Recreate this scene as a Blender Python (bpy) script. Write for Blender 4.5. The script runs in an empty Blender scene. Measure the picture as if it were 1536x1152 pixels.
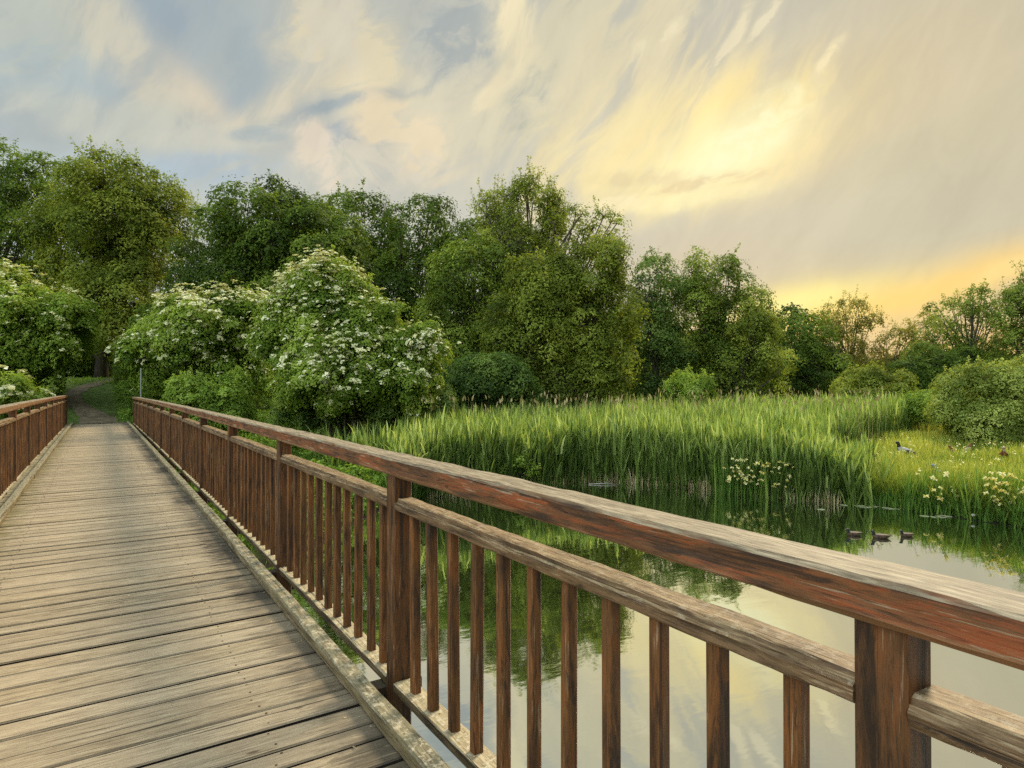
import bpy, math
import numpy as np
from mathutils import Vector

PI = math.pi
R = math.radians
rng = np.random.default_rng(11)
sc = bpy.context.scene
COL = sc.collection

# ------------------------------------------------------------------ camera
FPX = 950.0                       # focal length in pixels of the 1536 px wide photograph
YAW = math.atan(620.0 / FPX)      # camera looks this far to the right of the bridge
EYE = 1.5
F2 = np.array([math.sin(YAW), math.cos(YAW)])
R2 = np.array([math.cos(YAW), -math.sin(YAW)])
cam_d = bpy.data.cameras.new('camera')
cam = bpy.data.objects.new('camera', cam_d)
COL.objects.link(cam)
cam.location = (0, 0, EYE)
cam.rotation_euler = (R(90), 0, -YAW)
cam_d.sensor_width = 36
cam_d.lens = FPX * 36 / 1536
cam_d.shift_y = 1.5 / 1536
cam_d.clip_start = 0.05
cam_d.clip_end = 3000
sc.camera = cam
sc.view_settings.view_transform = 'Standard'
sc.view_settings.look = 'None'
sc.view_settings.gamma = 1
sc.view_settings.exposure = 0.04
sc.cycles.use_denoising = False
sc.cycles.max_bounces = 6
sc.cycles.transparent_max_bounces = 4
sc.cycles.caustics_reflective = False
sc.cycles.caustics_refractive = False


def lin(c):
    return tuple(((v / 255) / 12.92 if v / 255 <= 0.04045 else ((v / 255 + 0.055) / 1.055) ** 2.4) for v in c) + (1.0,)


def at(px, Z):
    """plan position of photo column px at depth Z along the view axis"""
    p = F2 * Z + R2 * ((px - 768) / FPX * Z)
    return float(p[0]), float(p[1])


def hz(py, Z):
    return EYE + (577.5 - py) * Z / FPX


# ------------------------------------------------------------------ node helper
class G:
    def __init__(s, nt):
        s.nt = nt
        nt.nodes.clear()

    def n(s, typ, ins=None, out=0, **props):
        nd = s.nt.nodes.new(typ)
        for k, v in props.items():
            setattr(nd, k, v)
        for k, v in (ins or {}).items():
            s.put(nd, k, v)
        return nd.outputs[out]

    def put(s, nd, k, v):
        if isinstance(v, bpy.types.NodeSocket):
            s.nt.links.new(v, nd.inputs[k])
        elif v is not None:
            nd.inputs[k].default_value = v

    def m(s, op, a, b=None, c=None, clamp=False):
        nd = s.nt.nodes.new('ShaderNodeMath')
        nd.operation = op
        nd.use_clamp = clamp
        for i, v in enumerate((a, b, c)):
            if v is not None:
                s.put(nd, i, v)
        return nd.outputs[0]

    def vm(s, op, a, b=None, out=0):
        nd = s.nt.nodes.new('ShaderNodeVectorMath')
        nd.operation = op
        s.put(nd, 0, a)
        if b is not None:
            s.put(nd, 1, b)
        return nd.outputs[out]

    def mix(s, f, a, b, blend='MIX'):
        nd = s.nt.nodes.new('ShaderNodeMix')
        nd.data_type = 'RGBA'
        nd.blend_type = blend
        s.put(nd, 0, f)
        s.put(nd, 6, a)
        s.put(nd, 7, b)
        return nd.outputs[2]

    def noise(s, vec, scale=1.0, detail=4.0, rough=0.55, dist=0.0, out=0):
        return s.n('ShaderNodeTexNoise', {'Vector': vec, 'Scale': scale, 'Detail': detail, 'Roughness': rough, 'Distortion': dist}, out=out)

    def ramp(s, f, stops, interp='LINEAR'):
        nd = s.nt.nodes.new('ShaderNodeValToRGB')
        nd.color_ramp.interpolation = interp
        e = nd.color_ramp.elements
        while len(e) < len(stops):
            e.new(0.5)
        for el, (p, c) in zip(e, stops):
            el.position = p
            el.color = c if len(c) == 4 else tuple(c) + (1,)
        s.put(nd, 0, f)
        return nd.outputs[0]

    def mr(s, v, a, b, c=0.0, d=1.0, smooth=True):
        nd = s.nt.nodes.new('ShaderNodeMapRange')
        nd.interpolation_type = 'SMOOTHSTEP' if smooth else 'LINEAR'
        for i, x in enumerate((v, a, b, c, d)):
            s.put(nd, i, x)
        return nd.outputs[0]

    def mapping(s, vec, scale=(1, 1, 1), rot=(0, 0, 0), loc=(0, 0, 0)):
        return s.n('ShaderNodeMapping', {'Vector': vec, 'Scale': scale, 'Rotation': rot, 'Location': loc})


# ------------------------------------------------------------------ world: sunset sky with high cloud
SUN_PX = (1135, 235)
th = math.atan((SUN_PX[0] - 768) / FPX)
SUN_AZ = YAW + th
SUN_EL = math.atan((577.5 - SUN_PX[1]) / math.hypot(FPX, SUN_PX[0] - 768))


def build_world():
    w = bpy.data.worlds.new('World')
    sc.world = w
    w.use_nodes = True
    g = G(w.node_tree)
    d = g.n('ShaderNodeTexCoord', out=0)
    sep = w.node_tree.nodes.new('ShaderNodeSeparateXYZ')
    g.put(sep, 0, d)
    x, y, z = sep.outputs
    # fold the sky below the horizon up so that it stays plain
    az0 = g.m('ARCTAN2', x, y)
    el0 = g.m('ARCSINE', g.m('MAXIMUM', z, -0.02))
    def wobble(scale, det):
        cw = g.noise(d, scale, det, 0.55, 0.2, out=1)
        cs = w.node_tree.nodes.new('ShaderNodeSeparateColor')
        g.put(cs, 0, cw)
        return g.m('SUBTRACT', cs.outputs[0], 0.5), g.m('SUBTRACT', cs.outputs[1], 0.5)
    wa, wb = wobble(2.4, 2)
    wc, wd = wobble(6.0, 5)
    az = g.m('MULTIPLY_ADD', wc, 0.055, g.m('MULTIPLY_ADD', wa, 0.06, az0))
    el = g.m('MULTIPLY_ADD', wd, 0.045, g.m('MULTIPLY_ADD', wb, 0.04, el0))
    comb = lambda a, b: g.n('ShaderNodeCombineXYZ', {0: a, 1: b, 2: 0.0})
    uv = comb(az, el)

    def along(deg, sx, sy, seed):
        """coordinates stretched into streaks that run at deg degrees in the sky"""
        v = g.mapping(uv, rot=(0, 0, R(-deg)), loc=(seed, seed * .7, 0))
        return g.mapping(v, scale=(sx, sy, 1))
    streak = g.noise(along(52, 4.2, 15, 3.1), 1.5, 9, 0.60, 0.5)
    puff = g.noise(along(24, 8, 16, 1.7), 1.5, 9, 0.62, 0.6)
    fine = g.noise(along(-38, 15, 30, 5.3), 1.5, 8, 0.60, 0.8)
    veil = g.noise(along(60, 5.0, 11.0, 8.3), 1.5, 9, 0.60, 0.6)
    streak = g.mr(streak, 0.30, 0.70)
    puff = g.mr(puff, 0.36, 0.66)
    fine = g.mr(fine, 0.40, 0.66)
    veil = g.mr(veil, 0.32, 0.70)

    def feat(px, py, sx, sy, rot=0.0, warped=True):
        t = math.atan((px - 768) / FPX)
        a0 = YAW + t
        e0 = math.atan((577.5 - py) / math.hypot(FPX, px - 768))
        ka, ke = FPX / math.cos(t) ** 2, FPX / math.cos(t)
        A, E = (az, el) if warped else (az0, el0)
        u = g.m('MULTIPLY', g.m('SUBTRACT', A, a0), ka)
        v = g.m('MULTIPLY', g.m('SUBTRACT', E, e0), ke)
        c, s_ = math.cos(R(rot)), math.sin(R(rot))     # rot: counter-clockwise in the picture
        p = g.m('ADD', g.m('MULTIPLY', u, c / sx), g.m('MULTIPLY', v, s_ / sx))
        q = g.m('ADD', g.m('MULTIPLY', u, -s_ / sy), g.m('MULTIPLY', v, c / sy))
        r2 = g.m('ADD', g.m('MULTIPLY', p, p), g.m('MULTIPLY', q, q))
        return g.m('EXPONENT', g.m('MULTIPLY', r2, -1.0))

    # broad colour of the cloud sheet
    col = g.mix(g.mr(el0, 0.0, 0.5), lin((196, 200, 192)), lin((166, 180, 186)))
    FE = [  # px, py, sx, sy, rot, colour, amount, texture, share of the texture
        (100, 420, 520, 130, 0, (200, 208, 203), .8, None, 0),
        (820, 200, 420, 420, 0, (210, 205, 184), .85, None, 0),
        (1450, 130, 520, 420, 0, (212, 198, 164), .97, None, 0),
        (640, 320, 300, 110, 0, (208, 206, 192), .7, None, 0),
        (700, 180, 190, 80, 20, (222, 213, 184), .8, veil, .6),
        (860, 250, 120, 60, 60, (230, 216, 176), .7, streak, .5),
        (60, 30, 200, 70, 20, (196, 200, 186), .8, veil, .6),
        (60, 110, 150, 50, 10, (176, 189, 191), .7, puff, .6),
        (240, 25, 70, 60, -50, (158, 172, 180), .9, veil, .5),
        (350, 70, 50, 100, 24, (166, 178, 181), .85, veil, .6),
        (325, 168, 80, 22, 12, (158, 172, 180), .8, None, 0),
        (690, 50, 110, 60, 30, (168, 176, 176), .8, puff, .6),
        (215, 100, 150, 46, -36, (208, 203, 184), 1.0, veil, .45),
        (295, 140, 55, 24, -40, (218, 207, 184), .95, None, 0),
        (170, 175, 170, 34, 4, (202, 203, 188), .8, veil, .4),
        (530, 95, 120, 74, -32, (228, 216, 182), 1.0, puff, .3),
        (500, 30, 80, 60, 60, (214, 207, 186), .85, veil, .4),
        (420, 165, 130, 28, 30, (216, 208, 184), .95, veil, .3),
        (330, 205, 190, 20, 5, (206, 205, 190), .8, puff, .4),
        (510, 168, 130, 11, 16, (160, 173, 178), .9, puff, .2),
        (560, 186, 140, 8, 17, (222, 212, 186), .9, puff, .3),
        (380, 205, 60, 10, 0, (170, 182, 184), .7, puff, .3),
        (525, 215, 70, 22, 8, (160, 173, 180), .85, puff, .4),
        (120, 250, 260, 30, 0, (190, 201, 202), .7, veil, .5),
        (290, 250, 110, 24, 8, (176, 192, 202), .7, puff, .4),
        (610, 215, 85, 44, -28, (236, 219, 184), .95, puff, .6),
        (560, 255, 110, 34, 0, (222, 213, 192), .7, fine, .5),
        (480, 245, 70, 34, -50, (232, 218, 194), .9, puff, .7),
        (770, 50, 42, 88, 10, (244, 230, 190), 1.0, veil, .3),
        (745, 125, 60, 16, 50, (246, 230, 190), .85, puff, .4),
        (795, 150, 60, 40, 70, (176, 182, 172), .75, puff, .5),
        (860, 60, 60, 60, 70, (194, 190, 168), .7, veil, .5),
        (900, 120, 190, 150, 40, (222, 212, 178), .6, streak, .9),
        (1000, 60, 190, 90, 50, (228, 215, 176), .65, streak, .9),
        (960, 225, 190, 85, 18, (246, 228, 172), .85, streak, .25),
        (1090, 222, 195, 84, 14, (252, 226, 150), .95, streak, .1),
        (1080, 236, 135, 55, 12, (255, 246, 190), 1.0, None, 0),
        (1130, 200, 90, 30, 30, (255, 250, 200), .9, puff, .5),
        (1060, 275, 100, 11, 5, (224, 200, 152), .7, puff, .6),
        (960, 268, 70, 12, 0, (226, 206, 160), .6, puff, .3),
        (1040, 303, 115, 15, 4, (255, 242, 182), 1.0, puff, .15),
        (930, 310, 50, 12, 8, (255, 238, 186), .9, puff, .2),
        (1240, 210, 150, 60, 34, (226, 204, 156), .4, None, 0),
        (985, 60, 50, 12, 28, (240, 228, 190), .7, puff, .9),
        (1090, 70, 52, 10, 50, (244, 231, 192), .75, puff, .9),
        (1145, 35, 40, 9, 44, (242, 230, 192), .7, puff, .9),
        (1250, 82, 28, 9, 38, (246, 230, 182), .8, puff, .7),
        (1330, 360, 330, 95, 10, (200, 192, 164), .95, None, 0),
        (1400, 215, 260, 34, 14, (204, 196, 162), .6, streak, .5),
        (1040, 400, 170, 60, 0, (206, 192, 162), .85, None, 0),
        (1440, 425, 300, 34, 14, (252, 212, 128), 1.0, None, 0),
        (1540, 395, 170, 16, 14, (252, 222, 146), .8, streak, .3),
        (1205, 478, 210, 44, 8, (255, 218, 112), 1.0, None, 0),
        (1190, 462, 100, 24, 12, (255, 242, 150), 1.0, None, 0),
        (1500, 530, 330, 62, 0, (242, 200, 126), .95, None, 0),
    ]
    for (px, py, sx, sy, rot, c, amt, tex, k) in FE:
        f = feat(px, py, sx, sy, rot, warped=True)
        if tex is not None:      # ragged, wispy edge
            f = g.mr(g.m('MULTIPLY', f, g.m('MULTIPLY_ADD', g.m('SUBTRACT', tex, 0.5), 0.7 + 1.3 * k, 1.0)), 0.06, 0.92)
        f = g.m('MULTIPLY', f, amt)
        f = g.m('MULTIPLY', f, 1.0, clamp=True)
        col = g.mix(f, col, lin(c))
    # overall wispy modulation
    wis = g.m('MULTIPLY_ADD', g.m('SUBTRACT', streak, 0.5), 0.05, 1.0)
    wis = g.m('MULTIPLY', wis, g.m('MULTIPLY_ADD', g.m('SUBTRACT', veil, 0.5), 0.08, 1.0))
    col = g.vm('SCALE', col)
    w.node_tree.nodes[-1].inputs[3].default_value = 1.0
    g.put(w.node_tree.nodes[-1], 3, wis)
    # sky outside the view: side and zenith brightened as added fill light, back dimmed
    side = g.vm('DOT_PRODUCT', d, (math.sin(YAW - R(142)), math.cos(YAW - R(142)), 0.25), out=1)
    lift = g.m('ADD', g.m('MULTIPLY', g.mr(side, 0.35, 0.97), SKY_SIDE), g.m('MULTIPLY', g.mr(el0, 0.62, 1.15), SKY_TOP))
    back = g.vm('DOT_PRODUCT', d, (0.45, -0.893, 0.0), out=1)
    lift = g.m('SUBTRACT', lift, g.m('MULTIPLY', g.mr(back, 0.5, 0.9), 0.8))
    col2 = g.vm('SCALE', col)
    g.put(w.node_tree.nodes[-1], 3, g.m('ADD', lift, 1.0))
    sky = w.node_tree.nodes.new('ShaderNodeTexSky')
    sky.sky_type = 'NISHITA'
    sky.sun_disc = False
    sky.sun_elevation = SUN_EL
    sky.sun_rotation = SUN_AZ
    bg1 = g.n('ShaderNodeBackground', {'Color': sky.outputs[0], 'Strength': 0.06})
    bg2 = g.n('ShaderNodeBackground', {'Color': col2, 'Strength': 1.0})
    o = w.node_tree.nodes.new('ShaderNodeOutputWorld')
    mx = g.n('ShaderNodeMixShader', {0: 0.94, 1: bg1, 2: bg2})
    w.node_tree.links.new(mx, o.inputs[0])
    w.cycles.sampling_method = 'MANUAL'
    w.cycles.sample_map_resolution = 512


SKY_SIDE = 3.9
SKY_TOP = 1.8
build_world()
sun_d = bpy.data.lights.new('sun', 'SUN')
sun_d.energy = 4.2
sun_d.angle = R(14)
sun_d.color = (1.0, 0.86, 0.62)
sun = bpy.data.objects.new('sun', sun_d)
COL.objects.link(sun)
sun.rotation_euler = (R(90) - SUN_EL, 0, -SUN_AZ + PI)
# a sun lamp shines along -Z; its bearing starts from the bright spot in the sky
# (turned right of the glow and raised, so its reflection stays off the visible water)
LA, LE = SUN_AZ + R(14), R(41)
sv = Vector((math.sin(LA) * math.cos(LE), math.cos(LA) * math.cos(LE), math.sin(LE)))
sun.rotation_euler = sv.to_track_quat('Z', 'Y').to_euler()
sun.location = tuple(sv * 60)


# ------------------------------------------------------------------ materials
def new_mat(name):
    m = bpy.data.materials.new(name)
    m.use_nodes = True
    return m, G(m.node_tree)


def finish(g, shader):
    o = g.nt.nodes.new('ShaderNodeOutputMaterial')
    g.nt.links.new(shader, o.inputs[0])


def wood_mat(name, axis, sides, tops, up0=0.35, up1=0.8, rough=0.62, bump=0.5, lichen=0.0, edge=None):
    m, g = new_mat(name)
    oc = g.n('ShaderNodeTexCoord', out=3)
    rnd = g.n('ShaderNodeObjectInfo', out=5)
    v = g.vm('ADD', oc, g.n('ShaderNodeCombineXYZ', {0: g.m('MULTIPLY', rnd, 17.0), 1: g.m('MULTIPLY', rnd, 31.0), 2: g.m('MULTIPLY', rnd, 9.0)}))
    sc_ = [40.0, 40.0, 40.0]
    sc_[axis] = 2.6
    grain = g.noise(g.mapping(v, scale=tuple(sc_)), 1.6, 10, 0.68, 0.5)
    s2 = [13.0, 13.0, 13.0]
    s2[axis] = 2.6
    patch = g.noise(g.mapping(v, scale=tuple(s2)), 1.0, 5, 0.6, 0.6)
    s3 = [120.0, 120.0, 120.0]
    s3[axis] = 4.0
    crack = g.noise(g.mapping(v, scale=tuple(s3)), 1.0, 4, 0.6, 0.15)
    s4 = [42.0, 42.0, 42.0]
    s4[axis] = 0.8
    deep = g.noise(g.mapping(v, scale=tuple(s4)), 1.0, 3, 0.5, 0.3)
    mixn = g.m('ADD', g.m('MULTIPLY', patch, 0.62), g.m('MULTIPLY', grain, 0.38))
    side = g.ramp(mixn, [(0.30, lin(sides[0])), (0.43, lin(sides[1])), (0.52, lin(sides[2])), (0.60, lin(sides[3])), (0.70, lin(sides[4]))])
    s5 = [30.0, 30.0, 30.0]
    s5[axis] = 3.2
    blot = g.noise(g.mapping(v, scale=tuple(s5)), 1.0, 8, 0.72, 0.8)
    side = g.mix(g.m('MULTIPLY', g.mr(blot, 0.53, 0.60), 0.6), side, lin(sides[3]))
    side = g.mix(g.m('MULTIPLY', g.mr(blot, 0.47, 0.40), 0.75), side, lin(sides[0]))
    # flaked off streaks of bare pale wood
    fl = g.m('MULTIPLY', g.mr(crack, 0.58, 0.63), g.mr(patch, 0.50, 0.58))
    side = g.mix(g.m('MULTIPLY', fl, 0.75 if axis == 1 else 0.3), side, lin(tops[2]))
    sp_ = [150.0, 150.0, 150.0]
    sp_[axis] = 14.0
    fineg = g.noise(g.mapping(v, scale=tuple(sp_)), 1.0, 4, 0.7)
    top = g.ramp(g.m('ADD', g.m('MULTIPLY', grain, 0.5), g.m('ADD', g.m('MULTIPLY', patch, 0.05), g.m('MULTIPLY', fineg, 0.45))),
                 [(0.36, lin(tops[0])), (0.48, lin(tops[1])), (0.60, lin(tops[2]))])
    side = g.mix(g.m('MULTIPLY', g.mr(fineg, .50, .30), .55), side, lin(sides[0]))
    if edge:
        zz = g.nt.nodes.new('ShaderNodeSeparateXYZ')
        g.put(zz, 0, oc)
        # paint is worn back to bare wood along the lower and upper arris
        lo = g.mr(zz.outputs[2], edge[0] + .030, edge[0])
        hi = g.mr(zz.outputs[2], edge[1] - .016, edge[1])
        ew = g.mr(g.m('ADD', g.m('MAXIMUM', lo, hi), g.m('MULTIPLY', g.m('SUBTRACT', patch, .5), 2.2)), .35, .85)
        side = g.mix(g.m('MULTIPLY', ew, .6), side, lin((140, 110, 76)))
    nz = g.nt.nodes.new('ShaderNodeSeparateXYZ')
    geo = g.n('ShaderNodeNewGeometry', out=1)
    g.put(nz, 0, geo)
    f = g.mr(g.m('MULTIPLY_ADD', g.m('SUBTRACT', grain, 0.5), 1.2, nz.outputs[2]), up0, up1)
    col = g.mix(f, side, top)
    dark = g.mr(crack, 0.30, 0.40, 1.0, 0.0)
    dp = g.mr(deep, 0.31, 0.345, 1.0, 0.0)
    col = g.mix(g.m('MULTIPLY', dark, 0.55), col, lin((54, 38, 26)))
    col = g.mix(g.m('MULTIPLY', dp, 0.75), col, lin((36, 26, 20)))
    if lichen > 0:
        li = g.noise(oc, 34, 6, 0.7)
        lm = g.m('MULTIPLY', g.mr(li, 0.52, 0.62), g.m('MULTIPLY', g.mr(nz.outputs[2], 0.5, 0.9), lichen))
        col = g.mix(lm, col, lin((196, 184, 158)))
        li2 = g.noise(oc, 7, 5, 0.7)
        col = g.mix(g.m('MULTIPLY', g.mr(li2, 0.50, 0.66), 0.35 * lichen), col, lin((104, 106, 66)))
    h = g.m('SUBTRACT', g.m('MULTIPLY', grain, 0.8), g.m('ADD', g.m('MULTIPLY', dark, 0.4), g.m('MULTIPLY', dp, 0.9)))
    bn = g.n('ShaderNodeBump', {'Strength': bump, 'Distance': 0.004, 'Height': h})
    p = g.n('ShaderNodeBsdfPrincipled', {'Base Color': col, 'Roughness': g.m('MULTIPLY_ADD', grain, 0.3, rough - 0.15), 'Specular IOR Level': 0.35, 'Normal': bn})
    finish(g, p)
    return m


RED = [(60, 34, 20), (104, 56, 30), (138, 68, 36), (164, 76, 36), (150, 104, 66)]
GREYTOP = [(128, 104, 78), (182, 160, 126), (212, 194, 160)]
M_RAIL = wood_mat('painted_rail_wood', 1, [(48, 34, 24), (88, 60, 39), (120, 78, 46), (150, 76, 38), (148, 112, 74)], [(70, 59, 45), (126, 110, 86), (168, 152, 124)], bump=1.0, edge=(1.047, 1.137))
M_MID = wood_mat('weathered_rail_wood', 1, [(54, 40, 27), (92, 70, 47), (116, 90, 62), (134, 104, 72), (164, 136, 102)], [(74, 58, 40), (130, 106, 76), (176, 152, 116)], bump=1.0, lichen=.35)
M_POST = wood_mat('painted_post_wood', 2, [(34, 24, 15), (70, 47, 27), (100, 66, 36), (120, 74, 38), (140, 102, 62)], GREYTOP, bump=0.45)
M_BAL = wood_mat('painted_baluster_wood', 2, [(38, 26, 17), (82, 54, 31), (114, 76, 40), (132, 80, 38), (150, 112, 72)], GREYTOP, bump=0.4)
M_LOW = wood_mat('weathered_low_wood', 1, [(58, 50, 34), (94, 78, 52), (122, 100, 70), (140, 118, 84), (158, 138, 104)], [(112, 98, 70), (160, 142, 108), (196, 178, 142)], up0=.3, up1=.7, bump=0.6, lichen=0.9)
M_KERB = wood_mat('weathered_kerb_wood', 1, [(70, 62, 44), (104, 92, 66), (130, 114, 84), (146, 130, 98), (164, 148, 116)], [(72, 66, 48), (118, 108, 82), (158, 146, 114)], up0=.3, up1=.7, bump=0.9, lichen=0.7)
M_UNDER = wood_mat('dark_beam_wood', 1, [(40, 32, 24), (58, 44, 32), (70, 54, 38), (80, 62, 44), (90, 74, 54)], [(60, 50, 38), (80, 68, 50), (96, 84, 66)])


def deck_mat():
    m, g = new_mat('weathered_deck_boards')
    oc = g.n('ShaderNodeTexCoord', out=3)
    t = g.n('ShaderNodeAttribute', attribute_name='tint', out=2)
    off = g.n('ShaderNodeCombineXYZ', {0: g.m('MULTIPLY', t, 53.0), 1: g.m('MULTIPLY', t, 11.0), 2: 0.0})
    v = g.vm('ADD', oc, off)
    grain = g.noise(g.mapping(v, scale=(4.5, 75, 75)), 1.6, 10, 0.72, 0.4)
    wide = g.noise(g.mapping(v, scale=(2.6, 16, 16)), 1.4, 8, 0.66, 0.5)
    crack = g.noise(g.mapping(v, scale=(1.4, 110, 110)), 1.0, 4, 0.6, 0.1)
    mx = g.m('ADD', g.m('MULTIPLY', grain, 0.68), g.m('MULTIPLY', wide, 0.32))
    c = g.ramp(mx, [(0.34, lin((94, 77, 56))), (0.45, lin((144, 125, 97))), (0.54, lin((174, 155, 124))), (0.66, lin((204, 188, 157)))])
    tf = g.m('FRACT', g.m('MULTIPLY', t, 7.31))
    c = g.mix(g.m('MULTIPLY', tf, 0.45), c, lin((164, 148, 124)))
    dull = g.m('MULTIPLY_ADD', g.m('FRACT', g.m('MULTIPLY', t, 3.7)), 0.22, 0.86)
    c = g.vm('SCALE', c)
    g.put(g.nt.nodes[-1], 3, dull)
    dk = g.mr(crack, 0.31, 0.40, 1.0, 0.0)
    c = g.mix(g.m('MULTIPLY', dk, 0.6), c, lin((84, 66, 44)))
    # knots
    vor = g.n('ShaderNodeTexVoronoi', {'Vector': g.mapping(v, scale=(3.2, 9, 9)), 'Scale': 1.0, 'Randomness': 1.0}, out=0)
    kn = g.mr(g.m('ADD', vor, g.m('MULTIPLY', grain, 0.12)), 0.10, 0.17, 1.0, 0.0)
    c = g.mix(g.m('MULTIPLY', kn, 0.75), c, lin((74, 56, 36)))
    # dirt and moss that gathers along the kerbs
    sx = g.nt.nodes.new('ShaderNodeSeparateXYZ')
    g.put(sx, 0, oc)
    dn = g.noise(g.mapping(oc, scale=(5, 34, 9)), 1.0, 8, 0.72, 0.5)
    edge_r = g.mr(sx.outputs[0], 0.55, 1.0)
    dirt = g.mr(g.m('ADD', g.m('MULTIPLY', edge_r, 0.42), dn), 0.68, 0.86)
    big = g.mr(g.noise(oc, 0.9, 2, 0.5), 0.40, 0.62)
    c = g.mix(g.m('MULTIPLY', dirt, g.m('MULTIPLY_ADD', big, 0.5, 0.45)), c, lin((62, 54, 42)))
    edge_l = g.mr(sx.outputs[0], -0.45, -0.88)
    moss = g.mr(g.m('ADD', g.m('MULTIPLY', edge_l, 0.3), g.noise(oc, 8, 6, 0.7)), 0.62, 0.86)
    c = g.mix(g.m('MULTIPLY', moss, 0.6), c, lin((110, 104, 62)))
    speck = g.mr(g.noise(oc, 70, 3, 0.5), 0.70, 0.74)
    c = g.mix(g.m('MULTIPLY', speck, 0.6), c, lin((70, 56, 40)))
    split = g.mr(g.noise(g.mapping(v, scale=(0.8, 60, 60)), 1.0, 3, 0.5, 0.25), 0.33, 0.30)
    c = g.mix(g.m('MULTIPLY', split, 0.85), c, lin((46, 36, 26)))
    weath = g.mr(g.noise(g.mapping(oc, scale=(30, 90, 30)), 1.0, 6, 0.75), 0.56, 0.66)
    c = g.mix(g.m('MULTIPLY', weath, 0.35), c, lin((112, 98, 78)))
    # sawn board edges: shade of the gaps painted in as dark colour
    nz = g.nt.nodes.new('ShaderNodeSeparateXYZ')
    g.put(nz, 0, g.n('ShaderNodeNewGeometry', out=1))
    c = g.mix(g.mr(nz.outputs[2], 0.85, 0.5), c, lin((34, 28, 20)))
    h = g.m('SUBTRACT', grain, g.m('ADD', g.m('MULTIPLY', split, 1.2), g.m('MULTIPLY', dk, 0.6)))
    bn = g.n('ShaderNodeBump', {'Strength': 0.8, 'Distance': 0.004, 'Height': h})
    p = g.n('ShaderNodeBsdfPrincipled', {'Base Color': c, 'Roughness': 0.68, 'Specular IOR Level': 0.35, 'Normal': bn})
    finish(g, p)
    return m


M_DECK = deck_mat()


def leaf_mat(name, dark, mid, light, trans=0.42, rough=0.5):
    m, g = new_mat(name)
    t = g.n('ShaderNodeAttribute', attribute_name='tint', out=2)
    c = g.ramp(t, [(0.05, dark + (1,)), (0.5, mid + (1,)), (0.95, light + (1,))])
    p = g.n('ShaderNodeBsdfPrincipled', {'Base Color': c, 'Roughness': rough + .2, 'Specular IOR Level': 0.12})
    tc = g.mix(1.0, c, (1.25, 1.15, 0.55, 1), 'MULTIPLY')
    tr = g.n('ShaderNodeBsdfTranslucent', {'Color': tc})
    s = g.n('ShaderNodeMixShader', {0: trans, 1: p, 2: tr})
    finish(g, s)
    return m


L_DARK = leaf_mat('dark_oak_leaves', (.036, .066, .011), (.105, .168, .025), (.240, .330, .052))
L_MID = leaf_mat('mid_green_leaves', (.056, .092, .014), (.175, .248, .036), (.360, .440, .078))
L_OLIVE = leaf_mat('olive_leaves', (.066, .096, .014), (.215, .270, .038), (.420, .475, .085))
L_COOL = leaf_mat('cool_green_leaves', (.042, .082, .021), (.128, .210, .048), (.270, .370, .088))
L_ELDER = leaf_mat('elder_leaves', (.080, .145, .020), (.250, .365, .050), (.470, .580, .120))
L_LIME = leaf_mat('young_leaves', (.130, .210, .030), (.270, .400, .060), (.440, .560, .120))
L_REED = leaf_mat('reed_leaves', (.060, .110, .022), (.240, .345, .075), (.540, .620, .220), trans=.4)
L_GRASS = leaf_mat('meadow_grass_blades', (.150, .210, .030), (.310, .370, .060), (.520, .520, .120), trans=.4)
L_IRIS = leaf_mat('iris_leaves', (.050, .115, .022), (.150, .270, .045), (.330, .440, .090), trans=.35)
L_WARM = leaf_mat('glow_tinted_leaves', (.11, .12, .030), (.26, .25, .055), (.44, .40, .10), trans=.5)  # warm glow and haze around these far trees put into the leaf colour
L_STRAW = leaf_mat('dead_reed_straw', (.24, .19, .08), (.46, .37, .19), (.62, .54, .32), trans=.1)
L_WILLOW = leaf_mat('willow_leaves', (.130, .180, .030), (.330, .400, .085), (.540, .600, .170))
L_FERN = leaf_mat('bank_herbs', (.060, .125, .018), (.170, .290, .044), (.350, .480, .090))


def plain_mat(name, c, rough=0.7, noise=0.25, scale=6.0, spec=0.3, c2=None):
    m, g = new_mat(name)
    oc = g.n('ShaderNodeTexCoord', out=3)
    n = g.noise(oc, scale, 6, 0.6)
    c2 = c2 or tuple(v * (1 - noise * 1.6) for v in c)
    col = g.mix(g.mr(n, 0.35, 0.65), tuple(c2) + (1,), tuple(c) + (1,))
    bn = g.n('ShaderNodeBump', {'Strength': 0.4, 'Distance': 0.01, 'Height': n})
    finish(g, g.n('ShaderNodeBsdfPrincipled', {'Base Color': col, 'Roughness': rough, 'Specular IOR Level': spec, 'Normal': bn}))
    return m


def bark_mat(name, a, b):
    m, g = new_mat(name)
    oc = g.n('ShaderNodeTexCoord', out=3)
    n = g.noise(g.mapping(oc, scale=(9, 9, 1.6)), 1.4, 7, 0.65, 0.5)
    col = g.ramp(n, [(0.35, a + (1,)), (0.62, b + (1,))])
    bn = g.n('ShaderNodeBump', {'Strength': 0.6, 'Distance': 0.03, 'Height': n})
    finish(g, g.n('ShaderNodeBsdfPrincipled', {'Base Color': col, 'Roughness': 0.85, 'Normal': bn}))
    return m


M_BARK = bark_mat('dark_bark', (.030, .024, .016), (.110, .090, .065))
M_BARKL = bark_mat('grey_bark', (.075, .066, .050), (.240, .215, .170))
M_FLOWER = leaf_mat('elder_blossom', (.52, .52, .22), (.72, .70, .40), (.86, .84, .62), trans=.15)
M_IRISF = leaf_mat('pale_yellow_petals', (.70, .58, .12), (.82, .74, .30), (.88, .84, .55), trans=.2)


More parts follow.
